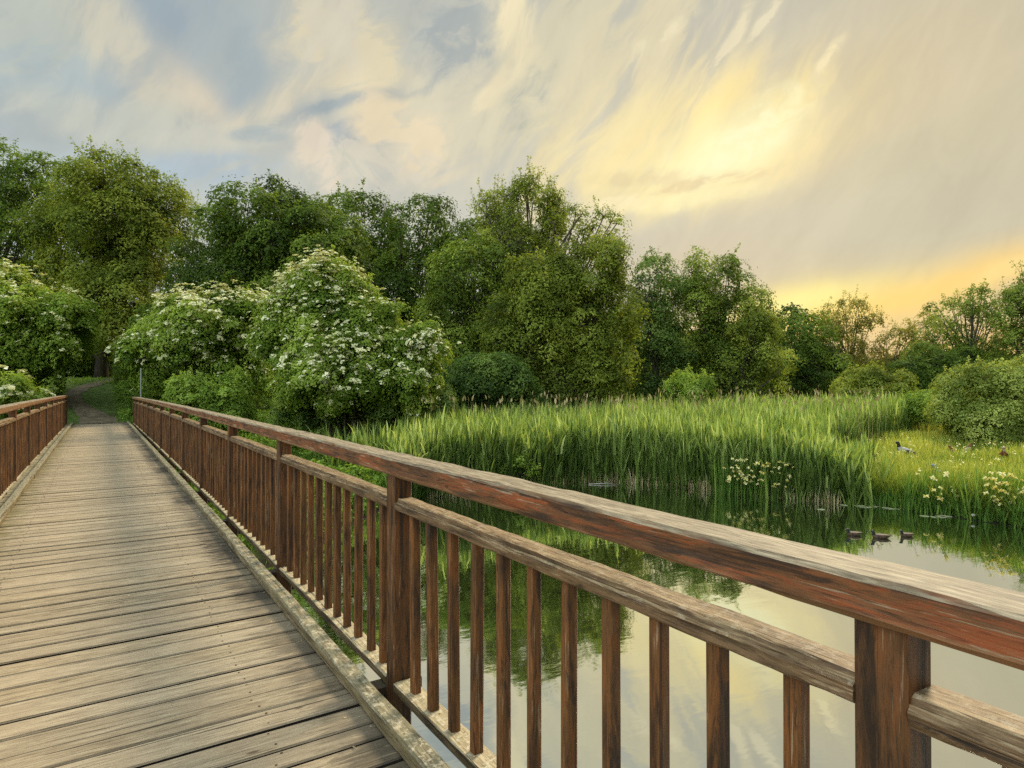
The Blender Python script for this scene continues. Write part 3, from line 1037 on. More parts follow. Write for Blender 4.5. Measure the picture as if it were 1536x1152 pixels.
def tree(name, label, cat, Z, blobs, trunk_px, mat, seed, group=None, zspread=.25, trunk_r=.28, bark=None, stems=1,
         twigs=.25, shoots=0, shoot_len=.8, flowers=0, fl_size=.12, fl_top=0.0, part='crown', lean=0.0, sink=.3, **kw):
    """blobs in photo pixels (px, py, rx, ry[, depth offset]) standing at depth Z"""
    global NLEAF
    r = np.random.default_rng(seed)
    bark = bark or M_BARK
    bx, by = at(trunk_px, Z)
    bz = gh(bx, by)
    root = empty(name, (bx, by, bz))
    tag(root, label, cat, group)
    W = []
    for b in blobs:
        dz = b[4] if len(b) > 4 else r.uniform(-zspread, zspread) * b[2] * Z / FPX
        ZZ_ = Z + dz
        cx, cy = at(b[0], ZZ_)
        rx, rz = b[2] * ZZ_ / FPX, b[3] * ZZ_ / FPX
        W.append(((cx, cy, hz(b[1], ZZ_)), (rx, rx * .95, rz)))
    pos, nrm, sz, tn, LC, CC = crown(W, r, **kw)
    SH = []
    if shoots:
        # loose leafy shoots that break the outline
        hi = CC[:, 2] + .8 * r.normal(0, 1, len(CC)) * np.std(CC[:, 2])
        pk = np.argsort(-hi)[:max(shoots * 2, 6)]
        pk = r.choice(pk, shoots)
        nls = 26
        for i in pk:
            L_ = shoot_len * r.uniform(.5, 1.25)
            dr = np.array([r.normal(0, .35), r.normal(0, .35), 1.0])
            dr /= np.linalg.norm(dr)
            tt = r.uniform(0, 1, nls)
            wv_ = (.10 + .20 * (1 - tt)) * shoot_len * .9
            pp_ = CC[i] + dr * (tt * L_)[:, None] + r.normal(0, 1, (nls, 3)) * wv_[:, None] * .5
            nn_ = r.normal(0, .6, (nls, 3)) + np.array([0, 0, .8])
            nn_ /= np.linalg.norm(nn_, axis=1, keepdims=True)
            pos = np.concatenate([pos, pp_])
            nrm = np.concatenate([nrm, nn_])
            sz = np.concatenate([sz, kw.get('size', .2) * r.uniform(.6, 1.1, nls)])
            tn = np.concatenate([tn, np.clip(.55 + .2 * tt + r.normal(0, .12, nls), 0, 1)])
            SH.append((CC[i], CC[i] + dr * L_))
    # nothing sinks below the ground or hangs in the walking space over the bridge
    gz = ground_h(pos[:, 0], pos[:, 1])
    ok = (pos[:, 2] > gz + .02) & ~((pos[:, 0] > -1.25) & (pos[:, 0] < 1.45) & (pos[:, 1] < 33) & (pos[:, 2] < 2.6))
    ok &= ~((np.abs(pos[:, 0] + .3) < 1.0) & (pos[:, 1] > 32) & (pos[:, 1] < 44) & (pos[:, 2] < gz + 2.0))
    pos, nrm, sz, tn = pos[ok], nrm[ok], sz[ok], tn[ok]
    v, f = leaf_quads(pos, nrm, sz, r)
    NLEAF += len(f)
    mesh_np(part, v, f, mat, root, tint=tn, pos=(bx, by, bz))
    # trunk, limbs and twigs
    p_ = Poly()
    top = max(c[2] for c, _ in W)
    big = max(W, key=lambda q: q[1][0] * q[1][2])[0]
    for s_ in range(stems):
        a = r.uniform(0, 6.28)
        o_ = (0, 0) if stems == 1 else (math.cos(a) * trunk_r * 1.6, math.sin(a) * trunk_r * 1.6)
        hx, hy = big[0] + (o_[0] * 4), big[1] + o_[1] * 4
        pts, rad = [], []
        nseg = 6
        hh = bz + (big[2] - bz) * 1.15 if stems == 1 else bz + (big[2] - bz) * .9
        for i in range(nseg + 1):
            t = i / nseg
            tt = t ** 1.6
            pts.append((bx + o_[0] + (hx - bx) * tt + r.normal(0, .06) * t, by + o_[1] + (hy - by) * tt + r.normal(0, .06) * t,
                        bz - sink + (hh - bz + sink) * t))
            rad.append(trunk_r * (1.25 if i == 0 else 1.0) * (1 - .78 * t) / (1 if stems == 1 else 1.6))
        p_.tube(pts, rad, 8)
    ax0 = np.array([bx, by, bz])
    for c in LC:
        h0 = min(max(bz + .8, bz + (c[2] - bz) * r.uniform(.35, .7)), hh)
        t = (h0 - bz) / max(hh - bz, .1)
        st = np.array([bx + (big[0] - bx) * t ** 1.6, by + (big[1] - by) * t ** 1.6, h0])
        mid = (st + c) / 2 + np.array([0, 0, -.10 * np.linalg.norm(c - st)]) + r.normal(0, .12, 3)
        rr = max(.02, trunk_r * .26)
        p_.tube([st, mid, c], [rr, rr * .6, rr * .3], 5, cap=False)
    if twigs > 0:
        sel = r.random(len(CC)) < twigs
        for c in CC[sel]:
            j = int(np.argmin(((LC - c) ** 2).sum(1)))
            st = LC[j]
            mid = (st + c) / 2 + r.normal(0, .06, 3)
            rr = max(.008, trunk_r * .06)
            p_.tube([st, mid, c + (c - st) * .12], [rr, rr * .7, rr * .35], 3, cap=False)
    for a_, b_ in SH:
        p_.tube([a_, (a_ + b_) / 2 + r.normal(0, .03, 3), b_], [max(.006, trunk_r * .04), max(.005, trunk_r * .03), .004], 3, cap=False)
    p_.build('trunk' if stems == 1 else 'stems', bark, root, smooth=True, pos=(bx, by, bz))
    if flowers:
        # flat umbels lying on the outer leaf clumps
        out = np.zeros(len(CC))
        dist = np.min([np.linalg.norm((CC - np.array(c)) / np.array(q), axis=1) for c, q in W], axis=0)
        camdir = -np.array([F2[0], F2[1], 0])
        cen = np.array([W_[0] for W_ in W])
        near = np.argmin(((CC[:, None] - cen[None]) ** 2).sum(2), 1)
        rel = CC - cen[near]
        rel /= np.linalg.norm(rel, axis=1, keepdims=True) + 1e-6
        facing = rel @ camdir + rel[:, 2] * .8
        cand = np.where((dist > .70) & (facing > -.5) & (CC[:, 2] > ground_h(CC[:, 0], CC[:, 1]) + .4) & (CC[:, 2] > fl_top))[0]
        if len(cand):
            # blossoms come in drifts rather than evenly
            key = np.sin(CC[:, 0] * 1.7 + seed) + np.sin(CC[:, 1] * 1.9 + seed * 2) + np.sin(CC[:, 2] * 2.3 + seed)
            pr = np.exp(key[cand] * .42 + .32 * (CC[cand, 2] - CC[:, 2].mean()) / CC[:, 2].std())
            pk = r.choice(cand, size=flowers, p=pr / pr.sum())
            cpos = CC[pk] + rel[pk] * kw.get('clump', .8) * .55 + r.normal(0, kw.get('clump', .8) * .45, (flowers, 3)) + np.array([0, 0, kw.get('clump', .8) * .42])
            ax_ = np.array([0, 0, 1.0]) + rel[pk] * .75 + r.normal(0, .25, (flowers, 3))
            ax_ /= np.linalg.norm(ax_, axis=1, keepdims=True)
            nq = 12
            R_ = fl_size * r.uniform(.4, 1.15, flowers)
            u = np.cross(ax_, r.normal(size=(flowers, 3)))
            u /= np.linalg.norm(u, axis=1, keepdims=True)
            w_ = np.cross(ax_, u)
            an = r.uniform(0, 6.28, (flowers, nq))
            ra = np.sqrt(r.uniform(0, 1, (flowers, nq))) * R_[:, None]
            fp = cpos[:, None] + u[:, None] * (np.cos(an) * ra)[..., None] + w_[:, None] * (np.sin(an) * ra)[..., None] \
                - ax_[:, None] * (ra ** 2 / R_[:, None] * .35)[..., None]
            fn = np.repeat(ax_[:, None], nq, 1) + r.normal(0, .3, (flowers, nq, 3))
            fn /= np.linalg.norm(fn, axis=2, keepdims=True)
            v, f = leaf_quads(fp.reshape(-1, 3), fn.reshape(-1, 3), np.repeat(R_ * .85, nq) * r.uniform(.7, 1.2, flowers * nq), r, aspect=.9, fold=.08)
            fo = mesh_np('blossom', v, f, M_FLOWER, root, tint=r.uniform(0, 1, len(f)), pos=(bx, by, bz))
            tag(fo, kind='stuff')
    return root


TG = 'trees of the wood across the water'
BG = 'elder bushes in flower'
# --- the wood, left to right
tree('oak_tree', 'dark green tree at the left edge with a hole of sky in its crown', 'tree', 44,
     [(10, 305, 75, 85), (62, 318, 66, 78), (20, 400, 70, 60), (-40, 450, 90, 90), (70, 440, 55, 60), (-120, 360, 90, 150)], 20, L_DARK, 101, TG,
     lumps=14, clump=.85, leaves=44, size=.24, trunk_r=.4, drop=.15, shoots=26, shoot_len=1.3)
tree('ash_tree', 'tall olive green tree above the end of the footpath with a wispy top', 'tree', 42,
     [(170, 330, 78, 90), (225, 360, 55, 80), (120, 370, 60, 80), (190, 460, 80, 80), (165, 258, 44, 34), (215, 300, 50, 44), (120, 480, 60, 60)], 152, L_OLIVE, 102, TG,
     lumps=15, clump=.8, leaves=46, size=.22, trunk_r=.38, bark=M_BARK, loose=.2, shoots=40, shoot_len=1.5)
tree('young_tree', 'thin see-through tree top standing between the olive tree and the round dark tree', 'tree', 50,
     [(265, 320, 34, 36), (290, 380, 30, 50)], 275, L_OLIVE, 103, TG, lumps=11, clump=.6, leaves=22, size=.2, drop=.4, twigs=.8, trunk_r=.2, shoots=14, shoot_len=1.2)
tree('oak_tree', 'broad round dark green tree rising behind the two white elders', 'tree', 38,
     [(410, 360, 100, 75), (330, 400, 70, 70), (480, 390, 70, 80), (300, 480, 70, 60), (400, 470, 90, 70)], 380, L_DARK, 104, TG,
     lumps=17, clump=.75, leaves=46, size=.21, trunk_r=.4, shoots=34, shoot_len=1.0)
tree('bird_cherry_tree', 'lighter green young tree peeping out between the two white elders', 'tree', 35.5,
     [(375, 440, 50, 40), (350, 470, 45, 45), (420, 470, 40, 60)], 380, L_MID, 105, TG, lumps=10, clump=.55, leaves=40, size=.18, trunk_r=.18)
tree('oak_tree', 'dark tree with a notched top just right of the round dark tree', 'tree', 50,
     [(545, 360, 62, 66), (560, 440, 70, 80), (520, 420, 50, 70), (500, 520, 90, 60)], 560, L_DARK, 106, TG,
     lumps=14, clump=.85, leaves=42, size=.24, trunk_r=.36, drop=.08, shoots=20, shoot_len=1.2)
tree('oak_tree', 'dark tree with bright sky gaps left of the tallest tree', 'tree', 47,
     [(640, 350, 66, 60), (620, 430, 70, 80), (680, 400, 50, 80), (600, 510, 80, 70)], 640, L_DARK, 107, TG,
     lumps=14, clump=.8, leaves=42, size=.23, trunk_r=.36, drop=.16, shoots=20, shoot_len=1.2)
tree('poplar_tree', 'tallest tree of the wood with a feathery see-through brownish top', 'tree', 43,
     [(790, 330, 70, 62), (745, 320, 45, 45), (850, 335, 50, 46), (905, 350, 42, 40), (780, 395, 90, 60)], 815, L_OLIVE, 108, TG,
     lumps=22, clump=.55, leaves=24, size=.19, drop=.38, twigs=.9, trunk_r=.45, lump_r=(.2, .32), loose=.35, shoots=80, shoot_len=1.5)
tree('lime_tree', 'mid green tree leaning left below the tallest tree', 'tree', 38,
     [(705, 420, 62, 60), (670, 470, 50, 55), (740, 490, 60, 60), (690, 530, 60, 50)], 720, L_MID, 109, TG,
     lumps=15, clump=.7, leaves=46, size=.2, trunk_r=.3, shoots=14)
tree('lime_tree', 'large full rounded tree with a sunlit right flank above the reeds', 'tree', 35,
     [(885, 415, 62, 52), (815, 440, 66, 56), (925, 470, 36, 60), (870, 490, 60, 60), (795, 520, 60, 60), (850, 560, 80, 48), (765, 480, 42, 50), (930, 545, 30, 40), (900, 570, 40, 34)], 838, L_OLIVE, 110, TG,
     lumps=15, clump=.62, leaves=50, size=.18, trunk_r=.34, bark=M_BARKL, shoots=110, shoot_len=.9, loose=.28)
tree('hazel_bush', 'dark leafy bush at the back of the reeds under the leaning tree', 'bush', 31,
     [(725, 570, 70, 44), (690, 590, 50, 34), (770, 590, 45, 35)], 725, L_COOL, 111, None, lumps=15, clump=.42, leaves=40, size=.15, trunk_r=.1, stems=4, part='foliage')
tree('maple_tree', 'cool green tree filling the gap right of the sunlit rounded tree', 'tree', 46,
     [(985, 430, 42, 46), (975, 500, 45, 60), (1000, 560, 45, 45)], 985, L_COOL, 112, TG, lumps=14, clump=.7, leaves=44, size=.2, trunk_r=.28, shoots=16)
tree('alder_tree', 'wide tree with dark leaning limbs showing through, right of centre', 'tree', 48,
     [(1070, 428, 58, 44), (1040, 480, 55, 70), (1110, 490, 50, 60), (1080, 550, 80, 50), (1140, 530, 35, 60)], 1085, L_MID, 113, TG,
     lumps=15, clump=.75, leaves=42, size=.21, trunk_r=.34, drop=.12, twigs=.5, shoots=40, shoot_len=1.3)
tree('alder_tree', 'slanting tree at the right end of the wood beside the yellow glow', 'tree', 45,
     [(1130, 500, 38, 50), (1150, 550, 34, 48), (1110, 560, 40, 40)], 1108, L_OLIVE, 114, TG, lumps=12, clump=.65, leaves=40, size=.19, trunk_r=.26, drop=.15, twigs=.5, shoots=24, shoot_len=1.2)
tree('willow_bush', 'small pale green bush poking above the reeds in front of the wide tree', 'bush', 36,
     [(1035, 580, 34, 26), (1020, 592, 24, 18)], 1033, L_LIME, 115, None, lumps=10, clump=.38, leaves=36, size=.15, trunk_r=.07, stems=4, part='foliage', shoots=24, shoot_len=.6)
tree('maple_tree', 'low dark tree between the glow and the lone round-topped tree', 'tree', 60,
     [(1195, 525, 36, 36), (1180, 560, 40, 40), (1230, 560, 45, 40)], 1200, L_DARK, 116, TG, lumps=12, clump=.85, leaves=40, size=.24, trunk_r=.26)
tree('ash_tree', 'lone round-topped see-through tree against the yellow band of sky', 'tree', 66,
     [(1270, 480, 42, 38), (1262, 520, 46, 34), (1275, 555, 50, 34)], 1268, L_WARM, 117, TG, lumps=16, clump=.7, leaves=30, size=.22, drop=.12, twigs=.8, trunk_r=.3, lump_r=(.2, .34), shoots=40, shoot_len=1.6)
tree('birch_tree', 'thin lacy tree just right of the lone round-topped tree', 'tree', 62,
     [(1345, 520, 36, 36), (1330, 560, 46, 34), (1390, 500, 34, 32)], 1352, L_WARM, 118, TG, lumps=14, clump=.6, leaves=24, size=.21, drop=.2, twigs=.9, trunk_r=.24, lump_r=(.2, .32), shoots=30, shoot_len=1.4)
tree('ash_tree', 'lacy tree with sky showing between its limbs above the right bush', 'tree', 52,
     [(1430, 475, 42, 34), (1470, 470, 36, 36), (1410, 520, 36, 34), (1460, 530, 50, 34)], 1445, L_MID, 119, TG, lumps=16, clump=.6, leaves=28, size=.2, drop=.32, twigs=.8, trunk_r=.3, lump_r=(.2, .34), shoots=30, shoot_len=1.2)
tree('oak_tree', 'green tree cut by the right edge with bare twigs on top', 'tree', 46,
     [(1515, 470, 42, 42), (1570, 450, 60, 50), (1540, 530, 60, 50), (1640, 500, 70, 80)], 1550, L_MID, 120, TG, lumps=16, clump=.65, leaves=38, size=.2, drop=.1, twigs=.5, trunk_r=.36, shoots=34, shoot_len=1.4)
tree('hawthorn_bush', 'dark bush behind the dome-shaped bush on the far meadow', 'bush', 50,
     [(1400, 560, 60, 40), (1340, 575, 50, 34), (1470, 560, 60, 40)], 1400, L_DARK, 121, None, lumps=14, clump=.6, leaves=40, size=.2, trunk_r=.12, stems=4, part='foliage')
tree('willow_bush', 'dome-shaped olive bush on the meadow behind the reeds', 'bush', 40,
     [(1312, 592, 55, 40), (1290, 604, 40, 26), (1340, 602, 34, 26)], 1312, L_OLIVE, 122, None, lumps=14, clump=.42, leaves=42, size=.15, trunk_r=.1, stems=5, part='foliage', shoots=30, shoot_len=.6)
tree('willow_bush', 'large pale green bush at the right edge behind the flowering bank', 'bush', 27,
     [(1480, 600, 70, 52), (1440, 620, 42, 34), (1540, 590, 60, 52), (1500, 645, 80, 30), (1600, 600, 70, 60)], 1490, L_WILLOW, 123, None,
     lumps=17, clump=.36, leaves=40, size=.12, trunk_r=.09, stems=6, part='foliage', shoots=120, shoot_len=.55)
tree('dogwood_bush', 'low bush with pale tips left of the large pale green bush', 'bush', 31,
     [(1385, 608, 30, 20), (1365, 618, 22, 16)], 1382, L_LIME, 124, None, lumps=10, clump=.3, leaves=36, size=.12, trunk_r=.05, stems=4, part='foliage', shoots=24, shoot_len=.4)
# --- elders and shrubs near the far end of the bridge
tree('elder_bush', 'elder at the left edge with scattered flat white flower heads beside the bridge end', 'bush', 29.5,
     [(40, 490, 80, 70), (-30, 480, 80, 80), (85, 500, 45, 52), (10, 560, 60, 40), (60, 555, 40, 40)], 20, L_ELDER, 125, BG,
     lumps=19, clump=.42, leaves=46, size=.16, trunk_r=.14, stems=4, flowers=800, fl_size=.15, part='foliage', shoots=30, shoot_len=.7)
tree('elder_bush', 'low elder with white heads against the left railing, below the big left elder', 'bush', 25,
     [(-5, 585, 50, 36), (35, 600, 34, 24)], 5, L_ELDER, 126, BG, lumps=12, clump=.34, leaves=40, size=.14, trunk_r=.06, stems=4, flowers=45, fl_size=.2, part='foliage')
tree('elder_bush', 'flowering elder dotted with round white heads right of the path', 'bush', 31,
     [(300, 505, 72, 58), (235, 530, 48, 42), (350, 490, 48, 50), (270, 560, 60, 38), (350, 560, 50, 40)], 300, L_ELDER, 127, BG,
     lumps=18, clump=.42, leaves=46, size=.16, trunk_r=.14, stems=4, flowers=1500, fl_size=.15, part='foliage', shoots=40, shoot_len=.6)
tree('elder_bush', 'largest elder thick with cream blossom behind the middle of the railing', 'bush', 24.5,
     [(485, 468, 74, 66), (540, 500, 62, 62), (440, 500, 50, 60), (600, 540, 58, 50), (500, 565, 95, 56), (600, 580, 60, 40), (515, 512, 92, 50), (640, 535, 34, 32), (590, 480, 16, 34), (640, 500, 22, 22)], 520, L_ELDER, 128, BG,
     lumps=18, clump=.36, leaves=48, size=.135, trunk_r=.14, stems=5, flowers=2600, fl_size=.12, part='foliage', shoots=90, shoot_len=.6)
tree('shrub', 'bright yellow-green shrub just behind the far right railing', 'bush', 20.5,
     [(290, 600, 42, 30), (345, 598, 22, 38), (335, 622, 50, 24), (262, 604, 20, 20)], 315, L_LIME, 129, None, lumps=13, clump=.24, leaves=36, size=.10, trunk_r=.04, stems=5, part='foliage', shoots=90, shoot_len=.42)
tree('shrub', 'yellow-tipped herb shrub at the waterside where the reeds begin', 'bush', 19.0,
     [(742, 706, 30, 14), (772, 692, 20, 15), (795, 706, 16, 10)], 758, L_LIME, 130, None, lumps=9, clump=.15, leaves=22, size=.085, trunk_r=.02, stems=5,
     drop=.25, flowers=30, fl_size=.05, part='foliage', shoots=90, shoot_len=.38, loose=.6)
tree('shrub', 'leafy waterside herb clump just above the railing left of the yellow-tipped one', 'bush', 18.6,
     [(668, 704, 30, 14), (640, 700, 22, 15)], 655, L_MID, 132, None, lumps=9, clump=.15, leaves=22, size=.085, trunk_r=.02, stems=5,
     drop=.25, part='foliage', shoots=70, shoot_len=.42, loose=.6)
tree('shrub', 'darker herb clump squeezed between the two pale waterside herbs', 'bush', 19.3,
     [(705, 704, 26, 16)], 705, L_COOL, 133, None, lumps=9, clump=.15, leaves=22, size=.085, trunk_r=.02, stems=5,
     drop=.25, part='foliage', shoots=50, shoot_len=.42, loose=.6)
tree('hazel_bush', 'dark bush closing off the footpath where it bends out of sight', 'bush', 44,
     [(112, 556, 40, 24), (80, 566, 34, 22), (150, 548, 36, 22)], 110, L_DARK, 134, None, lumps=13, clump=.5, leaves=40, size=.2, trunk_r=.07, stems=5, part='foliage', shoots=20)
tree('hazel_bush', 'dark bush on the mound right of the footpath behind the metal post', 'bush', 37,
     [(200, 556, 40, 26), (240, 560, 40, 26)], 215, L_DARK, 135, None, lumps=13, clump=.5, leaves=40, size=.18, trunk_r=.07, stems=5, part='foliage', shoots=20)
tree('shrub', 'dark leafy shrub under the largest elder at the root of the reeds', 'bush', 25,
     [(560, 610, 60, 34), (480, 620, 60, 30), (640, 600, 40, 34)], 560, L_COOL, 131, None, lumps=13, clump=.34, leaves=40, size=.13, trunk_r=.05, stems=5, part='foliage')

# the far-off wood behind and beside everything: one mass
def far_wood():
    r = np.random.default_rng(77)
    allp, alln, alls, allt = [], [], [], []
    cols = [(px, 66, 500 + 18 * math.sin(px * .02)) for px in range(-260, 1180, 62)] + [(px, 80, 540 + 10 * math.sin(px * .03)) for px in range(1160, 2050, 60)]
    for a in range(0, 200, 9):       # trees round the rest of the pond, outside the picture
        an = YAW + R(62) + R(a * 1.28)
        cols.append((None, an, 0))
    for c in cols:
        if c[0] is None:
            D = 60 + 8 * math.sin(c[1] * 9)
            cx, cy, rz, rx, cz = math.sin(c[1]) * D, math.cos(c[1]) * D, 4.5, 5, 3.2
        else:
            Z = c[1] + r.uniform(-4, 4)
            cx, cy = at(c[0], Z)
            topz = hz(c[2] + r.uniform(-12, 12), Z)
            cz = topz / 2
            rz, rx = max(topz / 2 + 1.2, 2), 4.4
        pos, nrm, sz, tn, _, _ = crown([((cx, cy, cz), (rx, rx, rz))], r, lumps=16, clump=1.2, leaves=34, size=.42)
        allp.append(pos); alln.append(nrm); alls.append(sz); allt.append(tn)
    pos, nrm, sz, tn = map(np.concatenate, (allp, alln, alls, allt))
    k = pos[:, 2] > ground_h(pos[:, 0], pos[:, 1])
    pos, nrm, sz, tn = pos[k], nrm[k], sz[k], tn[k]
    v, f = leaf_quads(pos, nrm, sz, r)
    tag(mesh_np('far_wood', v, f, L_DARK, tint=tn), kind='stuff')


far_wood()


# ------------------------------------------------------------------ blades: reeds, grass, iris
def blades(base, length, width, lean, azim, bend, r, fr=(0, .38, .72, 1.0), taper=(1, .95, .62, .04)):
    """curved blades; returns verts, faces"""
    n, k = len(base), len(fr)
    t = np.array(fr)[None]
    ang = lean[:, None] + bend[:, None] * t ** 1.5          # angle off vertical along the blade
    # integrate
    seg = np.diff(t, axis=1) * length[:, None]
    am = (ang[:, 1:] + ang[:, :-1]) / 2
    hr = np.concatenate([np.zeros((n, 1)), np.cumsum(seg * np.sin(am), 1)], 1)
    vr = np.concatenate([np.zeros((n, 1)), np.cumsum(seg * np.cos(am), 1)], 1)
    ca, sa = np.cos(azim)[:, None], np.sin(azim)[:, None]
    cx = base[:, 0:1] + hr * ca
    cy = base[:, 1:2] + hr * sa
    cz = base[:, 2:3] + vr
    fa = azim + r.uniform(.6, 2.5, n)
    wx, wy = np.cos(fa)[:, None], np.sin(fa)[:, None]
    w = width[:, None] * np.array(taper)[None] * .5
    v = np.empty((n, k, 2, 3))
    v[:, :, 0, 0], v[:, :, 0, 1], v[:, :, 0, 2] = cx - wx * w, cy - wy * w, cz
    v[:, :, 1, 0], v[:, :, 1, 1], v[:, :, 1, 2] = cx + wx * w, cy + wy * w, cz
    i = np.arange(n)[:, None] * (2 * k) + np.arange(k - 1)[None] * 2
    f = np.stack([i, i + 1, i + 3, i + 2], -1).reshape(-1, 4)
    return v.reshape(-1, 3), f


def join(parts):
    vs, fs, ts, o_ = [], [], [], 0
    for v, f, t in parts:
        vs.append(v); fs.append(f + o_); ts.append(t)
        o_ += len(v)
    return np.concatenate(vs), np.concatenate(fs), np.concatenate(ts)


def cam_px(x, y):
    Z = x * F2[0] + y * F2[1]
    return 768 + FPX * (x * R2[0] + y * R2[1]) / Z, Z


SH_PX = np.array([520, 590, 640, 720, 800, 860, 920, 1000, 1100, 1180, 1240, 1300, 1400, 1536, 1700])
SH_PY = np.array([790, 758, 746, 740, 730, 722, 721, 727, 738, 746, 752, 757, 770, 793, 815])


def shore_Z(px):
    return H * FPX / (np.interp(px, SH_PX, SH_PY) - 577.5)


def reeds():
    r = np.random.default_rng(5)
    # stems: a dense front edge and a thinner bed behind
    px = np.concatenate([r.uniform(590, 1250, 5000), 1250 + np.abs(r.normal(0, 32, 400))])
    Z = shore_Z(px) - .25 + r.exponential(1.2, len(px))
    px2 = r.uniform(470, 1420, 10500)
    Z2 = r.uniform(19, 39, len(px2))
    ok2 = (Z2 > shore_Z(px2) + 1.6) & ((px2 < 1240) | (Z2 > 24 + (px2 - 1240) * .055))
    px, Z = np.concatenate([px, px2[ok2]]), np.concatenate([Z, Z2[ok2]])
    ncl = 1500
    cl = r.integers(0, ncl, 5400)
    cpx_ = np.concatenate([r.uniform(590, 1250, ncl - 110), 1250 + np.abs(r.normal(0, 32, 110))])
    cZ_ = shore_Z(cpx_) - .2 + r.exponential(1.2, ncl)
    px[:5400] = cpx_[cl] + r.normal(0, 4.2, 5400)
    Z[:5400] = cZ_[cl] + r.normal(0, .08, 5400)
    clh = np.concatenate([r.normal(0, .17, ncl)[cl], np.zeros(len(px) - 5400)])
    cltint = np.concatenate([r.normal(0, .12, ncl)[cl], np.zeros(len(px) - 5400)])
    front = np.arange(len(px)) < 5400
    # some clumping at the left edge, where the bed thins out
    thin = r.random(len(px)) < np.clip((px - 500) / 160, .2, 1)
    px, Z, front, clh, cltint = px[thin], Z[thin], front[thin], clh[thin], cltint[thin]
    X = F2[0] * Z + R2[0] * (px - 768) / FPX * Z
    Y = F2[1] * Z + R2[1] * (px - 768) / FPX * Z
    g0 = np.maximum(ground_h(X, Y), WZ - .05)
    n = len(X)
    patch = .5 + .5 * np.sin(X * 1.1 + 2 * np.sin(Y * .5)) * np.sin(Y * 1.3 + X * .3)
    hgt = (1.60 + .36 * patch + clh + r.normal(0, .16, n)) * np.where(px < 700, .62 + .38 * np.clip((px - 500) / 200, 0, 1), 1)
    hgt *= np.where((px > 1170) & front, np.clip(1 - (px - 1170) / 230, .38, 1), 1)
    hgt = np.where(front, hgt, hgt * 1.02 + np.clip((Z - 24) * .012, 0, .2))
    az = r.uniform(0, 2 * PI, n)
    wind = .5
    parts, dead = [], []
    base = np.stack([X, Y, g0 - .02], 1)
    lean = np.abs(r.normal(0, .05, n))
    v, f = blades(base, hgt * .85, np.full(n, .014), lean, az, np.full(n, .05), r, fr=(0, .3, .7, 1), taper=(1, .9, .7, .4))
    tt = np.repeat(np.clip(.35 + r.normal(0, .12, n), 0, 1), 3)
    parts.append((v, f, tt))
    nl = 6
    for j in range(nl):
        s = r.uniform(.06, .86, n)
        hb = hgt * .85 * s
        bpos = base + np.stack([np.sin(lean) * np.cos(az) * hb, np.sin(lean) * np.sin(az) * hb, np.cos(lean) * hb], 1)
        az2 = r.uniform(0, 2 * PI, n)
        ln = r.uniform(.5, .98, n) * (1.1 - .35 * s)
        le = r.uniform(.03, .26, n)
        be = r.uniform(.0, 1.1, n) ** 2.4
        v, f = blades(bpos, ln, r.uniform(.034, .078, n), le, az2, be, r)
        t = np.clip(.10 + .56 * s + .16 * (patch - .5) + cltint + r.normal(0, .18, n), 0, 1)
        parts.append((v, f, np.repeat(t, 3)))
    # short fresh shoots that keep the foot of the bed green down to the water
    nf = int(front.sum())
    for j in range(2):
        bb = base[front] + r.normal(0, .06, (nf, 3)) * np.array([1, 1, 0])
        v, f = blades(bb, r.uniform(.35, 1.05, nf), r.uniform(.018, .036, nf), np.abs(r.normal(0, .16, nf)), r.uniform(0, 6.28, nf), r.uniform(0, .8, nf), r)
        parts.append((v, f, np.repeat(np.clip(r.normal(.30, .16, nf), 0, 1), 3)))
    v, f, t = join(parts)
    tag(mesh_np('reeds', v, f, L_REED, tint=t), kind='stuff')
    # straw of last year at the foot of the bed, and old plumes above it
    m = 2000
    px = r.uniform(640, 1262, m)
    Z = shore_Z(px) - .28 + r.exponential(.35, m)
    X = F2[0] * Z + R2[0] * (px - 768) / FPX * Z
    Y = F2[1] * Z + R2[1] * (px - 768) / FPX * Z
    b = np.stack([X, Y, np.full(m, WZ - .03)], 1)
    v1, f1 = blades(b, r.uniform(.14, .55, m) * r.uniform(.6, 1.2, m), r.uniform(.012, .026, m), np.abs(r.normal(0, .16, m)), r.uniform(0, 6.28, m), r.uniform(0, .5, m), r)
    t1 = np.repeat(r.uniform(0, 1, m), 3)
    m = 460
    px = r.uniform(560, 1330, m)
    Z = r.uniform(22, 37, m)
    X = F2[0] * Z + R2[0] * (px - 768) / FPX * Z
    Y = F2[1] * Z + R2[1] * (px - 768) / FPX * Z
    b = np.stack([X, Y, ground_h(X, Y)], 1)
    L = r.uniform(2.0, 2.5, m)
    az = r.uniform(0, 6.28, m)
    le = np.abs(r.normal(0, .05, m))
    v2, f2 = blades(b, L, np.full(m, .014), le, az, np.full(m, .05), r)
    t2 = np.repeat(r.uniform(.1, .6, m), 3)
    tip = b + np.stack([np.sin(le) * np.cos(az) * L, np.sin(le) * np.sin(az) * L, L * np.cos(le)], 1) * .93
    v3, f3 = blades(tip, r.uniform(.14, .26, m), r.uniform(.05, .09, m), le + .1, az, np.full(m, .5), r, taper=(.4, 1, .7, .1))
    t3 = np.repeat(r.uniform(0, .5, m), 3)
    v, f, t = join([(v1, f1, t1), (v2, f2, t2), (v3, f3, t3)])
    tag(mesh_np('dead_reeds', v, f, L_STRAW, tint=t), kind='stuff')


reeds()


